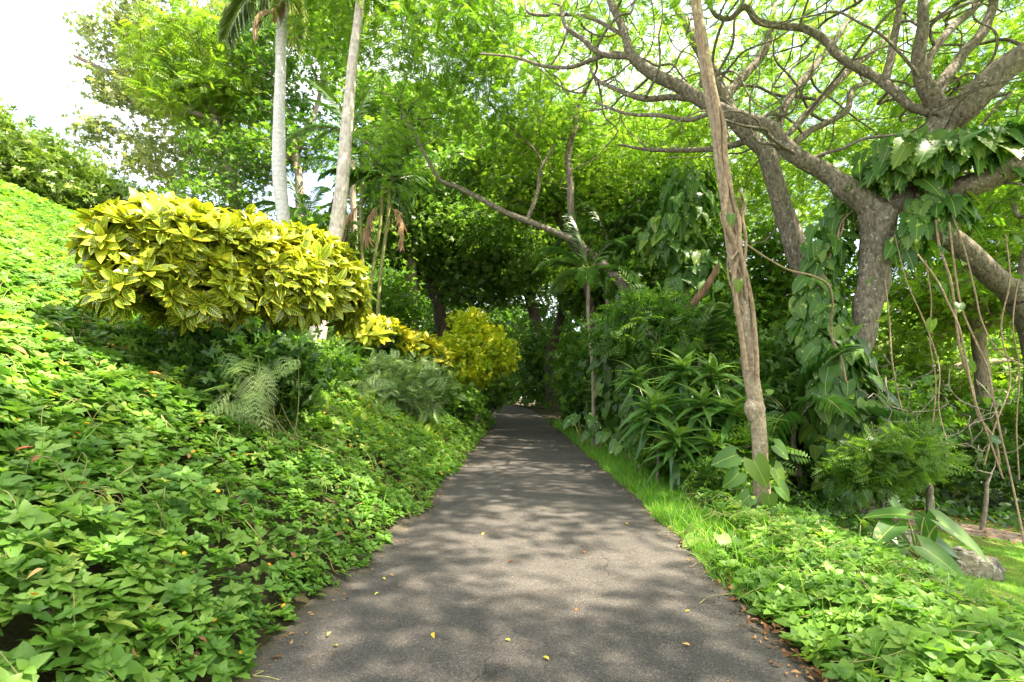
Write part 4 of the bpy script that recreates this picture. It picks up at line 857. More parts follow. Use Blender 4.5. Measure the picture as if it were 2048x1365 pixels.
bg('shade_tree', 'tree at the far right with yellow green leaves under the long limb', 1980, 17, S((1960, 700, 17, 26), (1940, 580, 17, 20)),
   [B(1900, 480, 17, 90, 70, 2.5), B(2000, 440, 17, 100, 90, 2.5), B(1830, 560, 17, 70, 60, 2), B(1950, 620, 17, 110, 60, 2.5), B(2050, 600, 17, 60, 110, 2.5), B(1820, 660, 18, 60, 50, 2), B(2080, 330, 17, 60, 80, 2)], 260, 'bright', per=30, sig=.34, size=.20, rmean=.5)
bg('shade_tree', 'low spreading tree behind the bare twiggy shrub at the right', 1900, 20, S((1890, 800, 20, 22), (1870, 740, 20, 16)),
   [B(1850, 790, 20, 90, 40, 2.5), B(1960, 790, 20, 110, 60, 3), B(2030, 720, 21, 80, 50, 3), B(1790, 730, 20, 60, 50, 2), B(1900, 860, 19, 120, 30, 2)], 230, 'bright', per=30, sig=.38, size=.22, rmean=.3)
bg('shade_tree', 'sunlit tree seen through the gap left of the vine covered trunk', 1600, 28, S((1600, 760, 28, 18), (1610, 720, 28, 14)),
   [B(1600, 690, 28, 70, 40, 3), B(1560, 770, 27, 90, 40, 3), B(1680, 740, 28, 80, 60, 3)], 130, 'olive', per=42, sig=.5, size=.3)
bg('shade_tree', 'tree behind the slim trunk, between it and the vine covered trunk', 1560, 19, S((1560, 620, 19, 18), (1570, 560, 19, 12)),
   [B(1560, 590, 19, 90, 50, 2.5), B(1520, 520, 19, 60, 50, 2), B(1660, 560, 19, 70, 40, 2), B(1480, 640, 19, 60, 50, 2)], 170, 'green', per=32, sig=.35, size=.2)
# the wood that closes the view further off
far = []
for k, (px, d, h, lm, lab) in enumerate([(1420, 46, 12, 'green', 'distant tree behind the strappy plants'), (700, 48, 17, 'green', 'distant tree beyond the three thin palms'), (560, 52, 17, 'olive', 'distant tree beyond the white palm, above the bank'), (860, 60, 15, 'dark', 'distant dark tree behind the small yellow shrub'), (1010, 58, 12, 'dark', 'distant dark tree straight beyond the end of the path')]):
    g = ground_at(px, d); c = g + np.array([0, 0, h*.6])
    far.append(make_tree('distant_tree', lab, 'tree', [np.array([np.r_[g, .4], np.r_[g+[.3, 0, h*.25], .3], np.r_[g+[0, .2, h*.45], .22]])], [(c, (4.5, 3.5, h*.42)), (c+[2.5, 0, -h*.25], (3, 3, h*.2)), (c+[-2.8, 0, -h*.2], (3, 3, h*.2))], 150, TW_FAR, 42, (.7, .7, .6), .5, M[lm], M['bark_pale'], 'trees of the far wood', step=1.6, r0=.03))
for k, (src, px, d, sc, lab) in enumerate([(0, 1600, 42, .7, 'distant tree low behind the gap at the slim trunk'), (0, 1760, 40, .8, 'distant tree behind the forked trunk'), (3, 1930, 44, .9, 'distant dark tree at the far right edge'), (0, 1280, 52, 1.0, 'distant green tree behind the centre thicket'), (3, 1180, 62, 1.0, 'distant dark tree right of the bend'), (1, 430, 56, .9, 'distant tree over the left bank behind the croton'), (3, 2090, 34, .7, 'distant dark tree beyond the ivy floor at the right edge'), (0, 1850, 30, .55, 'small round tree beyond the ivy floor'), (3, 1500, 34, .6, 'small dark tree behind the strappy plants and slim trunk')]):
    dup(far[src], ground_at(px, d), RNG.uniform(0, 6), sc, lab)
# ------------------------------------------------------------------ shrubs and smaller plants
CRO = leaf_t('obovate', 7, .40, .16, .30); CRO_S = leaf_t('obovate', 3, .42, .16, .25)
def rosettes(acc, pts, dirs, tpl, nleaf, size, spread=(.5, 1.35), rng=RNG, rtop=None):
    """whorls of leaves around each shoot tip"""
    P_, A_, N_, S_, R_ = [], [], [], [], []
    for i, (p, d) in enumerate(zip(pts, dirs)):
        d = unit(d); h = unit(np.cross(d, [.3, .2, 1.0])); v = np.cross(d, h); k = nleaf + int(rng.integers(-2, 3))
        base = rng.normal(.5, .12) if rtop is None else rtop[i]
        for j in range(k):
            f = j/k; e = spread[0] + (spread[1]-spread[0])*f + rng.normal(0, .12); a = j*2.4 + rng.normal(0, .2)
            al = d*math.cos(e) + (h*math.cos(a)+v*math.sin(a))*math.sin(e)
            nr = d*math.sin(e) - (h*math.cos(a)+v*math.sin(a))*math.cos(e)
            P_.append(p - d*size*.35*f + al*.01); A_.append(al + [0, 0, -.12]); N_.append(nr + rng.normal(0, .12, 3))
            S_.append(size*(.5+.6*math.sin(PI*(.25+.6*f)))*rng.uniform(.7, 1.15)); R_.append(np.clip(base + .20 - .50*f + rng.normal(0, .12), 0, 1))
    inst(acc, tpl, np.array(P_), frames(np.array(A_), np.array(N_)), np.array(S_), np.array(R_))
def croton(name, label, base, blobs, n, size, tpl, lm, nleaf=11, r0=.008, stems=1, group=None, topb=.25, tight=.72):
    t = thing(name, label, 'shrub', base, group)
    pts = []; ds = []
    for (c, r) in blobs:
        k = int(n*(r[0]*r[1])/sum(b[1][0]*b[1][1] for b in blobs)); d = rand_dirs(k*2, .35); d = d[(d[:, 2] > -.8)][:k]; q = (tight + (1.02-tight)*RNG.random(len(d)) + np.where(RNG.random(len(d)) < .16, .30*RNG.random(len(d)), 0))[:, None]
        p = np.array(c) + d*q*np.array(r); keep = np.ones(len(p), bool)
        for (c2, r2) in blobs:
            if c2 is not c: keep &= (((p-np.array(c2))/np.array(r2))**2).sum(1) > .45
        pts.append(p[keep]); ds.append(unit(d[keep]/np.array(r)*min(r) + np.array([0, 0, .35])))
    pts = np.vstack(pts); ds = np.vstack(ds)
    m = np.mean([b[0] for b in blobs], axis=0); zl = min(b[0][2]-b[1][2]*.6 for b in blobs)
    R0 = min(.06, max(.035, .02*len(pts)**.3))
    sk = [np.array([np.r_[base-[0, 0, .15], R0], np.r_[base*.5+np.array([m[0], m[1], zl])*.5+[.06, 0, 0], R0*.9], np.r_[m[0], m[1], zl, R0*.75]])]
    for q_ in range(stems-1):
        a_ = q_*2.3+.6; o_ = np.array([math.cos(a_), math.sin(a_), 0])*.16
        sk.append(np.array([np.r_[sk[0][0][:3]+[0, 0, .12], R0*.6], np.r_[sk[0][1][:3]+o_*1.5, R0*.55], np.r_[sk[0][-1][:3]+o_*2.4, R0*.5]]))
    for (c, r) in blobs: sk.append(np.array([sk[0][-1], np.r_[(c[0]+m[0])/2, (c[1]+m[1])/2, c[2]-r[2]*.55, R0*.6], np.r_[c, R0*.4]]))
    X, par, mr, tips, ns = grow(sk, pts - ds*size*.4, .25, .22, .10); a = Acc(); draw_tree(a, X, par, mr, ns, r0); a.build('stem', M['twig'], t)
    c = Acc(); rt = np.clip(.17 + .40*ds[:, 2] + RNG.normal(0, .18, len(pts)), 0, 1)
    rosettes(c, pts, ds, tpl, nleaf, size, rtop=rt); c.build('foliage', lm, t)
    return t
bc = np.array([-3.1, 6.0]); bz = G(*bc)
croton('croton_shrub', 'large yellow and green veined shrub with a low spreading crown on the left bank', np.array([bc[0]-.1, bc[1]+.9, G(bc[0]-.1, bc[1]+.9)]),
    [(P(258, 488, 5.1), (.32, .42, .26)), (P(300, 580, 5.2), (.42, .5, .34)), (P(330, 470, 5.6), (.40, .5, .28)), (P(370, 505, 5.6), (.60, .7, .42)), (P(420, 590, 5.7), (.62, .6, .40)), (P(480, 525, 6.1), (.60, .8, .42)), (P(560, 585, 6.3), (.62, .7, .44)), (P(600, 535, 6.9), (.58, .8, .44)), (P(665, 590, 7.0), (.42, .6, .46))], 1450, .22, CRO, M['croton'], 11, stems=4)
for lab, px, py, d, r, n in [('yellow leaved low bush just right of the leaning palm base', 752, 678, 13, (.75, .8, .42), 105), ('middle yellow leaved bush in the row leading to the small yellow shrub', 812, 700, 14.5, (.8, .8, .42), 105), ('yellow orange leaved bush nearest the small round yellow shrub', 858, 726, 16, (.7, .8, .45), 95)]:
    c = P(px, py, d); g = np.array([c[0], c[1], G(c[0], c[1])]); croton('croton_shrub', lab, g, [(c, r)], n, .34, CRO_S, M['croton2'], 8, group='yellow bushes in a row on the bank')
def small_shrub(name, label, cat, px, d, blobs, n, lm, tpl, per, sig, size, group=None, bm='twig', r0=.006, w=8, **kw):
    g = ground_at(px, d); zt = min(b[0][2]-b[1][2]*.4 for b in blobs); m = np.mean([b[0] for b in blobs], axis=0); r = max(.02, W2(w, d)/2)
    zt = max(zt, g[2]+.12)
    sk = [np.array([np.r_[g-[0, 0, .1], r], np.r_[(g[0]*.6+m[0]*.4), (g[1]*.6+m[1]*.4), (g[2]+zt)/2, r*.8], np.r_[g[0]*.4+m[0]*.6, g[1]*.4+m[1]*.6, zt, r*.7]])]
    return make_tree(name, label, cat, sk, blobs, n, tpl, per, sig, size, M[lm], M[bm], group, r0=r0, step=.3, minsides=4, crown_name='foliage', **kw)
small_shrub('yellow_shrub', 'round bright yellow shrub at the end of the left bank by the bend', 'shrub', 952, 20, [B(945, 715, 20, 58, 55, 1.1), B(900, 712, 20, 38, 34, .9), B(995, 708, 20, 32, 36, .7), B(935, 655, 20, 34, 26, .7), B(975, 670, 20, 26, 22, .6), B(1012, 730, 20, 16, 16, .5)], 190, 'yellow', TW_FAR, 26, (.16, .16, .16), .15, rmean=.5, shell=.75)
# hedge along the crest of the bank
HL = merge_t([(leaf_t('obovate', 2, .45, .1, .2), (0, .05*k, 0), (math.sin(k*2.4), math.cos(k*2.4), .3), (0, 0, 1), 1-.06*k) for k in range(7)])
for lab, px, py, d, r in [('glossy leaved hedge bush at the left edge on top of the bank', 20, 330, 14.5, (1.9, 2.0, 1.15)), ('glossy hedge bush second from the left edge on the crest of the bank', 120, 372, 16, (1.8, 2, 1.0)), ('lowest glossy hedge bush, just above the big yellow shrub', 215, 412, 17.5, (1.7, 2, .75)), ('far glossy hedge bush partly hidden behind the big yellow shrub', 320, 440, 19, (1.9, 2, .7)), ('tallest glossy hedge bush at the edge of the frame on the bank', -70, 290, 13.5, (1.7, 1.8, 1.3))]:
    c = P(px, py, d); small_shrub('hedge_bush', lab, 'hedge', px, d, [(c, r), (c-[0, 0, .5], (r[0]*1.05, r[1], r[2]*.8))], 190, 'hedge', HL, 13, (.2, .2, .18), .17, group='hedge bushes along the crest of the bank', shell=.72, up=.5)
# strappy ti plants
TI = leaf_t('lance', 6, .25, .22, .85)
for k, (lab, px, py, d, nl, L_) in enumerate([('strappy green plant with broad ribbon leaves, leftmost and lowest of its clump', 1285, 800, 8.6, 20, .72), ('tallest strappy plant of the clump, upright leaves against the dark palms', 1345, 728, 9.0, 20, .75), ('strappy plant nearest the slim trunk, upper one', 1425, 735, 8.8, 20, .75), ('strappy plant in the middle of the clump with an orange dying leaf', 1385, 800, 8.3, 22, .75), ('strappy plant right beside the slim trunk, lower one', 1462, 812, 8.2, 18, .65), ('low strappy plant behind the grass verge, drooping leaves', 1330, 868, 8.0, 20, .66), ('low strappy plant leaning toward the slim trunk foot', 1428, 880, 7.8, 18, .62), ('strappy plant at the back left of the clump', 1250, 742, 10, 18, .7)]):
    px = px+22 if px < 1400 else px; g = ground_at(px+6, d); top = P(px, py+10, d); t = thing('ti_plant', lab, 'plant', g, 'clump of strappy leaved plants right of the path')
    a = Acc(); tube(a, [g-[0, 0, .1], g*.5+top*.5+[.06, .02, 0], top], [.03, .026, .02], 7, smooth_path=4, wob=.1); a.build('stem', M['bark_pale'], t)
    c = Acc(); rosettes(c, np.array([top, top-[0, 0, .22]]), np.array([[.05*(k % 3-1), -.15, 1.0], [-.1, -.2, .9]]), TI, nl+4, L_*.74*RNG.uniform(.85, 1.15), (.2, 2.0), rtop=[.36, .3]); c.build('foliage', M['ti'], t)
# climbing pothos
HEART = leaf_t('heart', 6, .86, .08, .28); SPLIT = leaf_t('split', 13, .80, .10, .30)
def climber(name, label, cols, n, size, tpl, mat='pothos', group=None, face=None, vine_w=8, spread=1.0):
    """cols: list of (px, py, d, half width px) centres the leaves hang around"""
    q = np.array([np.r_[P(px, py, d), W2(w, d)] for px, py, d, w in cols]); q = catmull(q, 6)
    base = q[-1, :3] if q[-1, 2] < q[0, 2] else q[0, :3]
    t = thing(name, label, 'vine', base, group)
    i = RNG.integers(0, len(q), n); ang = RNG.uniform(0, 2*PI, n); rr = q[i, 3]*(.55+.5*RNG.random(n)); rr *= spread
    hz = np.c_[np.cos(ang), -np.abs(np.sin(ang))*1.0 + .35*np.sin(ang)*(np.sin(ang) > 0), np.zeros(n)]
    pos = q[i, :3] + hz*rr[:, None]*np.array([1, .75, 1]) + np.c_[np.zeros(n), np.zeros(n), RNG.normal(0, .12, n)]
    al = unit(hz*.55 + np.c_[RNG.normal(0, .35, n), RNG.normal(0, .2, n), -1.0+RNG.normal(0, .35, n)])
    nr = unit(hz + np.c_[RNG.normal(0, .25, n), RNG.normal(0, .25, n)-.3, .55+RNG.normal(0, .25, n)])
    c = Acc(); inst(c, tpl, pos, frames(al, nr), size*RNG.uniform(.5, 1.15, n), np.clip(RNG.normal(.45, .25, n), 0, 1)); c.build('foliage', M[mat], t)
    a = Acc()
    for k in range(3):
        o = RNG.normal(0, .05, 3); tube(a, q[:, :3]+o+np.c_[np.sin(np.arange(len(q))*.7+k)*.06, np.zeros(len(q))-.1, np.zeros(len(q))], .018, 6, wob=.1)
    a.build('stem', M['vine'], t); return t
climber('climbing_vine', 'column of round dark leaves climbing the foot of the large forked tree', [(1628, 570, 9.7, 40), (1640, 640, 9.6, 50), (1658, 700, 9.3, 60), (1682, 770, 9.0, 72), (1696, 860, 8.9, 74), (1704, 980, 8.8, 62)], 620, .31, HEART)
climber('climbing_vine', 'big split leaves massed round the upper limb of the forked tree', [(1745, 365, 9.7, 50), (1800, 330, 9.3, 80), (1860, 295, 9, 85), (1920, 305, 8.8, 85), (1980, 290, 8.7, 60), (2015, 315, 8.6, 34)], 380, .52, SPLIT, spread=1.0)
climber('climbing_vine', 'dark leaves draped below the fork of the large tree, left of its upper trunk', [(1800, 360, 10.2, 44), (1740, 370, 10.3, 46), (1700, 420, 10.2, 46), (1665, 470, 9.9, 42), (1640, 540, 9.9, 40)], 170, .38, SPLIT)
climber('climbing_vine', 'leaves hanging under the long right limb of the forked tree', [(1800, 500, 9.1, 30), (1850, 430, 9, 46), (1900, 420, 8.9, 40), (1850, 400, 9, 40)], 90, .42, SPLIT)
climber('climbing_vine', 'split leaved climber covering the dark tree left of the slim trunk', [(1380, 350, 14.5, 46), (1370, 420, 14.5, 60), (1330, 490, 14.5, 62), (1390, 530, 14.5, 50), (1350, 600, 14.3, 50)], 300, .46, SPLIT)
climber('climbing_vine', 'pale heart leaved climber over the stump beside the path bend', [(1215, 655, 12.8, 28), (1222, 710, 12.8, 38), (1232, 770, 12.8, 38), (1240, 825, 12.8, 32)], 180, .30, HEART, 'dark')
climber('climbing_vine', 'round leaved creeper climbing a post just left of the strappy plants', [(1262, 730, 11.8, 22), (1268, 790, 11.8, 30), (1272, 850, 11.8, 28)], 100, .28, HEART, 'dark')
# bushes and undergrowth
HT = merge_t([(leaf_t('ovate', 2, .55, .1, .2), (0, .1*k, 0), (math.sin(k*2.4), math.cos(k*2.4), .2), (0, 0, 1), 1-.07*k) for k in range(6)])
for lab, px, py, d, rx, ry, rd, n, lm, tpl, size in [
    ('dark undergrowth at the foot of the vine covered trunk', 1650, 930, 9.6, 130, 60, 1.2, 110, 'dark', HT, .13),
    ('dark bush behind the slim trunk, low among the palms', 1580, 850, 11, 80, 120, 1.2, 130, 'dark', HT, .16),
    ('dark bush under the strappy plants', 1390, 880, 9.8, 110, 65, .8, 140, 'dark', HT, .15),
    ('green bush behind the strappy plants', 1330, 690, 13, 100, 80, 1.4, 150, 'green', TW_FAR, .19),
    ('leafy bush at the right verge where the path bends', 1185, 780, 20, 48, 60, 1.2, 120, 'dark', HT, .24),
    ('dark bush right of the bend, behind the climber', 1250, 740, 17, 75, 85, 1.4, 140, 'dark', TW_FAR, .24),
    ('bush closing the path end on the right', 1082, 735, 38, 46, 60, 2, 130, 'dark', TW_FAR, .36),
    ('dark bush filling the gap between the far trunks', 1095, 665, 50, 60, 90, 2, 130, 'dark', TW_FAR, .45),
    ('mid green bush on the right where the path starts to turn', 1160, 740, 26, 42, 60, 1.4, 120, 'green', TW_FAR, .26),
    ('bush directly behind the end of the path', 1000, 778, 46, 70, 30, 2, 100, 'green', TW_FAR, .42),
    ('low dark bush under the round yellow shrub', 955, 790, 22, 50, 22, 1, 60, 'dark', HT, .2),
    ('tall dark bush behind the round yellow shrub', 900, 660, 33, 70, 50, 2, 110, 'dark', TW_FAR, .34),
    ('bush between the thin palms and the dark tree', 770, 600, 24, 70, 50, 2, 110, 'green', TW_FAR, .26),
    ('bush on the bank behind the big yellow shrub and palm', 620, 500, 19, 90, 60, 1.8, 120, 'green', TW_FAR, .22),
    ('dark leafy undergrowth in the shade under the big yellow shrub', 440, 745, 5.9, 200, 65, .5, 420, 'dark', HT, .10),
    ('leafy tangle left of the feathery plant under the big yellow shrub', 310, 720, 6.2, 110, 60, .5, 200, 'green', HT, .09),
    ('low tangled bush at the base of the leaning palm', 640, 740, 11, 80, 40, 1, 90, 'green', HT, .13),
    ('fern green bush on the bank below the row of yellow bushes', 780, 775, 12, 110, 38, 1, 110, 'fern', PIN_FAR, .30),
    ('bushy patch on the bank nearest the path bend', 905, 800, 17, 60, 26, 1, 70, 'green', HT, .16),
    ('dark bush beyond the dirt path at the right', 1900, 920, 12.5, 150, 40, 1.2, 110, 'dark', HT, .16),
    ('leafy bush at the right edge beyond the dirt path', 2060, 870, 13, 80, 60, 1.3, 90, 'green', HT, .17),
    ('bush under the pale gap right of the vine covered trunk', 1790, 840, 12, 70, 60, 1.0, 100, 'green', HT, .16),
    ('broad dark bush under the sunlit tree, mid right', 1480, 700, 20, 90, 60, 2, 110, 'dark', TW_FAR, .26),
    ('fine leaved bush among the strappy plants, nearest the path', 1350, 890, 8.8, 60, 50, .5, 110, 'green', HT, .085),
    ('ferny clump between the strappy plants and the slim trunk', 1470, 900, 8.2, 50, 60, .5, 40, 'green', PIN_FAR, .28),
    ('dark ferny clump above the strappy plants', 1290, 660, 11.5, 80, 50, .9, 60, 'dark', PIN_FAR, .42),
    ('dark leafy bush at the left of the vine covered trunk', 1600, 760, 10.2, 60, 80, .8, 130, 'dark', HT, .13),
    ('weedy bush behind the grass verge, left of the slim trunk', 1440, 960, 7.6, 70, 40, .5, 90, 'green', HT, .075)]:
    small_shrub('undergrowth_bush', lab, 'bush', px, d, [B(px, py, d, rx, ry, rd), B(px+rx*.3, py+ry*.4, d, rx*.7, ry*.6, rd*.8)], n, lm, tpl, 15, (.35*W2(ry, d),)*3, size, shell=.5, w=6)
# feathery plant in front of the big yellow shrub
def feather_plant(label, px, py, d, n, L, cat='plant', group=None):
    g = ground_at(px, d); top = P(px, py, d); t = thing('feathery_plant', label, cat, g, group)
    pin = pinnate_t(pinnate_t(rhomb_t(.34), 8, .25, 1.15, .05), 5, .55, .75, .25)
    a = Acc(); c = Acc(); ps = []; al = []
    for k in range(n):
        tip = top + RNG.normal(size=3)*np.array([.28, .20, .20]); ps.append(tip); al.append([RNG.normal(0, .8), -.5, RNG.normal(-.25, .3)])
        tube(a, [g+[RNG.normal(0, .25), .3, .1], g*.45+tip*.55+RNG.normal(size=3)*.05+[0, .2, 0], tip], [.006, .005, .003], 5, smooth_path=3)
    inst(c, pin, np.array(ps), frames(np.array(al, float), np.tile([0, -.4, 1.0], (n, 1))+RNG.normal(0, .2, (n, 3))), L*RNG.uniform(.7, 1.1, n), np.clip(RNG.normal(.6, .2, n), 0, 1))
    a.build('stem', M['stem'], t); c.build('foliage', M['fern'], t)
feather_plant('pale feathery leaved plant in front of the big yellow shrub', 520, 765, 5.3, 22, .34)
feather_plant('small ferny plant on the bank left of the row of yellow bushes', 735, 770, 9.5, 8, .42)
# taro leaves at the verge
def stalk_leaf(root, base, at, al, nr, size, mat, tpl=HEART, sr=.010, rnd=.6, label=None):
    a = Acc(); base = np.array(base, float); at = np.array(at, float)
    tube(a, [base, base*.45+at*.55+np.array([0, 0, .12*np.linalg.norm(at-base)]), at], [sr*1.5, sr, sr*.7], 6, smooth_path=4); st_ = a.build('stalk', M['stem'], root)
    c = Acc(); inst(c, tpl, at[None], frames(np.array([al], float), np.array([nr], float)), np.array([size]), np.array([rnd])); o = c.build('leaf', M[mat], root); o.parent = st_
    if label: o['label'] = label
for lab, px, py, d, s in [('broad heart leaved plant at the verge just right of the bend', 1165, 838, 14.5, .38), ('broad heart leaved plant closest to the strappy clump', 1232, 868, 12.2, .36), ('broad heart leaved plant between two others at the verge', 1200, 852, 13.4, .36), ('low heart leaved plant tucked under the climber at the verge', 1262, 896, 11, .30)]:
    g = ground_at(px, d); t = thing('taro_plant', lab, 'plant', g, 'heart leaved plants along the right verge')
    c0 = P(px, py, d)
    for k in range(6):
        a = k*1.05+d; at = c0 + np.array([math.cos(a)*.32, math.sin(a)*.25, RNG.normal(0, .12)]); stalk_leaf(t, g, at, (math.cos(a)*.7, math.sin(a)*.4-.5, -.6), (math.cos(a)*.3, -.6, .8), s*RNG.uniform(.75, 1.1), 'pothos', rnd=.15+.1*k)
# large leaved plant by the rock
D = 6.0; g = ground_at(1835, D); g2 = g+[0, 0, .05]
t = thing('philodendron_plant', 'plant with big oval pale green leaves growing beside the mossy rock', 'plant', g)
bs = P(1838, 1120, D)
a = Acc(); tube(a, [g-[0, 0, .1], g*.5+bs*.5, bs], [.035, .035, .03], 8, smooth_path=4, wob=.15); a.build('stem', M['bark_dark'], t)
OV = leaf_t('heart', 8, .62, .10, .22)
for (px, py, al, nr, s, rn) in [(1790, 1050, (-.75, -.35, -.25), (0, -.4, 1), .42, .35), (1848, 1035, (.10, -.2, -1), (-.5, -1, .2), .34, .45), (1880, 1045, (.75, -.3, -.55), (.35, -.7, .9), .62, .75), (1845, 1095, (.55, -.55, -.5), (-.2, -.6, .9), .48, .55), (1790, 1085, (-.6, -.5, -.5), (-.2, -.6, .8), .42, .3), (1862, 1150, (.9, -.4, -.25), (.1, -.45, 1), .46, .9), (1815, 1130, (-.1, -.4, -.9), (-.3, -1, .35), .34, .25), (1795, 1135, (-.7, -.3, -.6), (-.3, -.8, .5), .3, .3), (1812, 1030, (-.9, .2, .05), (0, -.3, 1), .44, .3), (1835, 1075, (-.2, -.5, -.8), (.2, -1, .4), .36, .5), (1870, 1085, (.8, -.1, -.4), (.1, -.7, .8), .34, .4), (1820, 1150, (-.6, -.6, -.3), (0, -.5, 1), .36, .2), (1850, 1160, (.3, -.7, -.3), (0, -.4, 1), .32, .65)]:
    stalk_leaf(t, bs, P(px, py, D+RNG.uniform(-.25, .2)), al, nr, s, 'pothos', OV, .009, rn)
for lab, px, d, s, n in [('curling creeper with heart leaves spilling onto the path edge at the right', 1425, 5.1, .17, 7), ('small heart leaved creeper behind the bushy weeds, right of the slim trunk', 1600, 7.0, .22, 8), ('broad striped leaf seedling between the slim trunk and the big leaved plant', 1720, 6.5, .3, 4)]:
    g = ground_at(px, d); t = thing('creeping_plant', lab, 'plant', g)
    for k in range(n):
        a = k*2.4; at = g + np.array([math.cos(a)*s*1.1, math.sin(a)*s, s*(.7+.5*RNG.random())]); stalk_leaf(t, g, at, (math.cos(a)*.7, math.sin(a)*.5-.2, -.35), (0, -.3, 1), s*RNG.uniform(.8, 1.1), 'pothos', HEART, .005, RNG.uniform(.4, .95))
# leafy sapling and bare shrub
small_shrub('sapling', 'small fine leaved sapling between the vine covered trunk and the bare twiggy shrub', 'tree', 1775, 7.3, [B(1770, 920, 7.3, 75, 50, .5), B(1830, 905, 7.3, 45, 50, .4), B(1720, 950, 7.4, 40, 30, .35)], 150, 'dark', PIN_FAR, 8, (.09, .09, .05), .20, rmean=.75, r0=.004, w=7, bm='bark_dark')
def bare(label, px, d, top, r, n, w, seed, flat=1.0):
    g = ground_at(px, d); tp = P(top[0], top[1], d); rg = np.random.default_rng(seed)
    at = tp + rand_dirs(n, .1, rg)*np.array(r)*(.5+.5*rg.random((n, 1)))
    fk = g*.55+tp*.45; sk = [np.array([np.r_[g-[0, 0, .1], W2(w, d)/2], np.r_[g*.75+tp*.25+[.03, 0, 0], W2(w, d)/2*.9], np.r_[fk, W2(w, d)/2*.75]])]
    X, par, mr, tips, ns = grow(sk, at, .06, .13, .22, rng=rg); t = thing('bare_shrub', label, 'shrub', g); a = Acc(); draw_tree(a, X, par, mr, ns, .0075, ex=2.7, wob=.2, minsides=5); a.build('branch', M['twig'], t)
bare('bare twisted shrub with pale crooked twigs at the right, in front of the dark trees', 1856, 7.4, (1860, 830), (1.15, .7, .75), 46, 15, 3)
bare('smaller leafless twiggy bush at the right edge of the picture', 1960, 9, (1990, 850), (.9, .6, .8), 34, 9, 5)
bare('low leafless tangle of twigs between the sapling and the vine covered trunk', 1760, 8.6, (1770, 790), (.6, .4, .8), 26, 8, 9)
# bare leaning log and a limb of the tree behind on the right
q = S((1438, 524, 12, 2), (1430, 545, 12, 11), (1402, 588, 12, 15), (1368, 628, 12, 16), (1345, 655, 12, 17), (1310, 730, 12.2, 20), (1290, 860, 12.3, 26)); q[-1, 2] = G(q[-1, 0], q[-1, 1])-.1
t = thing('dead_trunk', 'bare brown broken trunk leaning right behind the strappy plants', 'dead tree', q[-1, :3]); a = Acc(); tube(a, q[:, :3], q[:, 3], 12, smooth_path=5, wob=.18); a.build('trunk', M['log'], t)
g = ground_at(2090, 11.5)
make_tree('rain_tree', 'leaning mottled tree crossing from the right edge up under the fork', 'tree', [np.vstack([np.r_[g-[0, 0, .2], .32], S((2085, 720, 11.5, 56), (2040, 600, 11.5, 52), (1990, 555, 11.5, 46), (1930, 500, 11.5, 44), (1880, 460, 11.5, 40), (1840, 430, 11.6, 34), (1800, 400, 11.8, 20))]), S((2040, 600, 11.5, 26), (2060, 500, 11.6, 24), (2100, 380, 12, 18))],
    [(P(1980, 180, 15), (3, 3, 1)), (P(2080, 420, 13), (1.2, 2, 1.4)), (P(1900, 560, 14), (1.2, 2, .6))], 150, PIN, 16, (.4, .4, .15), .42, M['canopy'], M['bark_rain'], step=.6, alpha=.15)
# rocks
def rock(label, px, py, d, r, seed):
    c = P(px, py, d); c[2] = G(c[0], c[1]) + r[2]*.22; n, m = 40, 26; rg = np.random.default_rng(seed)
    th = np.linspace(0, 2*PI, n, endpoint=False)[None]; ph = np.linspace(.02, PI-.02, m)[:, None]
    sx = np.sign(np.cos(th))*np.abs(np.cos(th))**.7*np.sin(ph)**.6; sy = np.sign(np.sin(th))*np.abs(np.sin(th))**.7*np.sin(ph)**.6; sz = np.sign(np.cos(ph))*np.abs(np.cos(ph))**.75*np.ones_like(th)
    V = np.stack([sx, sy, sz], -1); k = rg.normal(size=(14, 3))*3.2; ph0 = rg.uniform(0, 6.3, 14)
    dsp = sum(np.sin(V@k[i]*(1+i*.32)+ph0[i])/(2+i) for i in range(14))*.13; V = V*(1+dsp[..., None])*np.array(r) + c
    i = np.arange(m-1)[:, None]*n; j = np.arange(n)[None]; kk = (j+1) % n
    Fc = np.stack([i+j, i+n+j, i+n+kk, i+kk], -1).reshape(-1, 4); a = Acc(); a.add(V.reshape(-1, 3), Fc, smooth=True)
    tag(a.build('rock', M['rock']), label, 'rock')
rock('rounded grey mossy rock on the lawn beside the big leaved plant', 1925, 1165, 6.3, (.36, .28, .19), 2)
rock('low flat pale rock behind the big leaved plant', 1790, 1060, 7.6, (.42, .3, .13), 3)
rock('small rock low under the left leaves of the big leaved plant', 1775, 1120, 6.5, (.2, .16, .09), 4)
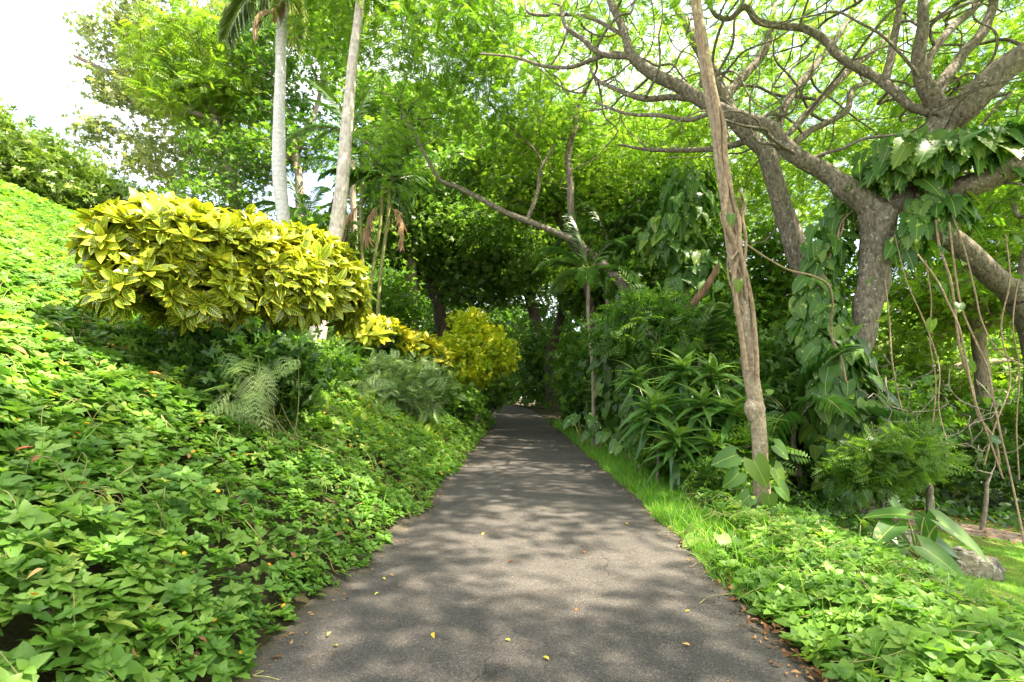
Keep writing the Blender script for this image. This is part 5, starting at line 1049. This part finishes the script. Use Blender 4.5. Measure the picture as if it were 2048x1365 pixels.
# fallen leaves: separate things
def fallen(px, py, size, mat, label, group, lift=.04, cover=False):
    v = (682.5-py)/F; zz = (SP+v*CP)/(CP-v*SP); d = 2.0
    for d in np.arange(1.5, 30, .02):
        p = P(px, py, d)
        if p[2] < G(p[0], p[1]) + (.40 if cover else .035): break
    a = Acc(); c = p + [0, 0, .0]; c[2] = G(p[0], p[1]) + (.42 if cover else .052)
    up = unit(np.array([[RNG.normal(0, .2), RNG.normal(0, .2)-(.4 if cover else 0), 1.0]])); al = np.cross(up, rand_dirs(1)); inst(a, leaf_t('ovate', 4, .45, .25, .2), c[None], frames(al, up), np.array([size]), np.array([RNG.random()]))
    o = a.build('fallen_leaf', M[mat]); me = o.data
    o.location = tuple(c); me.transform(__import__('mathutils').Matrix.Translation(tuple(-c))); tag(o, label, 'leaf', group)
for px, py, s, lab in [(865, 1273, .055, 'yellow leaf on the path, the larger one left of centre near the bottom'), (675, 1300, .05, 'yellow leaf lowest on the left side of the path'), (655, 1280, .045, 'pale yellow green leaf beside the lowest left yellow one'), (1098, 1330, .05, 'yellow leaf at the bottom of the path, right of centre'), (765, 1160, .045, 'small yellow leaf near the left path edge, upper of three'), (798, 1178, .05, 'small yellow leaf near the left path edge, right one of three'), (758, 1190, .045, 'small yellow leaf near the left path edge, lowest of three'), (968, 1070, .05, 'yellow leaf in the middle of the path beside the long crack of shade'), (1020, 1290, .04, 'tiny yellow leaf between the two bigger ones near the bottom'), (1380, 1228, .05, 'greenish yellow leaf on the lower right part of the path'), (1250, 1050, .05, 'yellow leaf on the right half of the path, higher up'), (1010, 985, .06, 'farthest yellow leaf on the path')]:
    fallen(px, py, s, 'yleaf', lab, 'yellow leaves fallen on the path')
for px, py, s, lab in [(1170, 1110, .07, 'curled orange brown leaf lying near the middle of the path'), (1015, 1127, .06, 'faded pinkish leaf on the path left of the orange brown one'), (855, 1000, .08, 'orange dead leaf on the left edge of the path'), (1380, 1298, .05, 'small red brown leaf on the path near its lower right edge'), (1155, 1222, .045, 'tiny red leaf on the path in the patch of light')]:
    fallen(px, py, s, 'deadleaf', lab, None)
for px, py, s, lab in [(20, 702, .13, 'orange dead leaf caught in the creeper at the left edge, upper one'), (295, 752, .12, 'orange dead leaf on the creeper below the big yellow shrub'), (290, 790, .11, 'pinkish dead leaf just under the orange one on the creeper'), (28, 915, .08, 'small orange red dead leaf in the creeper at the left edge, lower one'), (85, 1150, .07, 'brown withered leaf in the nearest creeper at lower left')]:
    fallen(px, py, s, 'deadleaf', lab, None, cover=True)
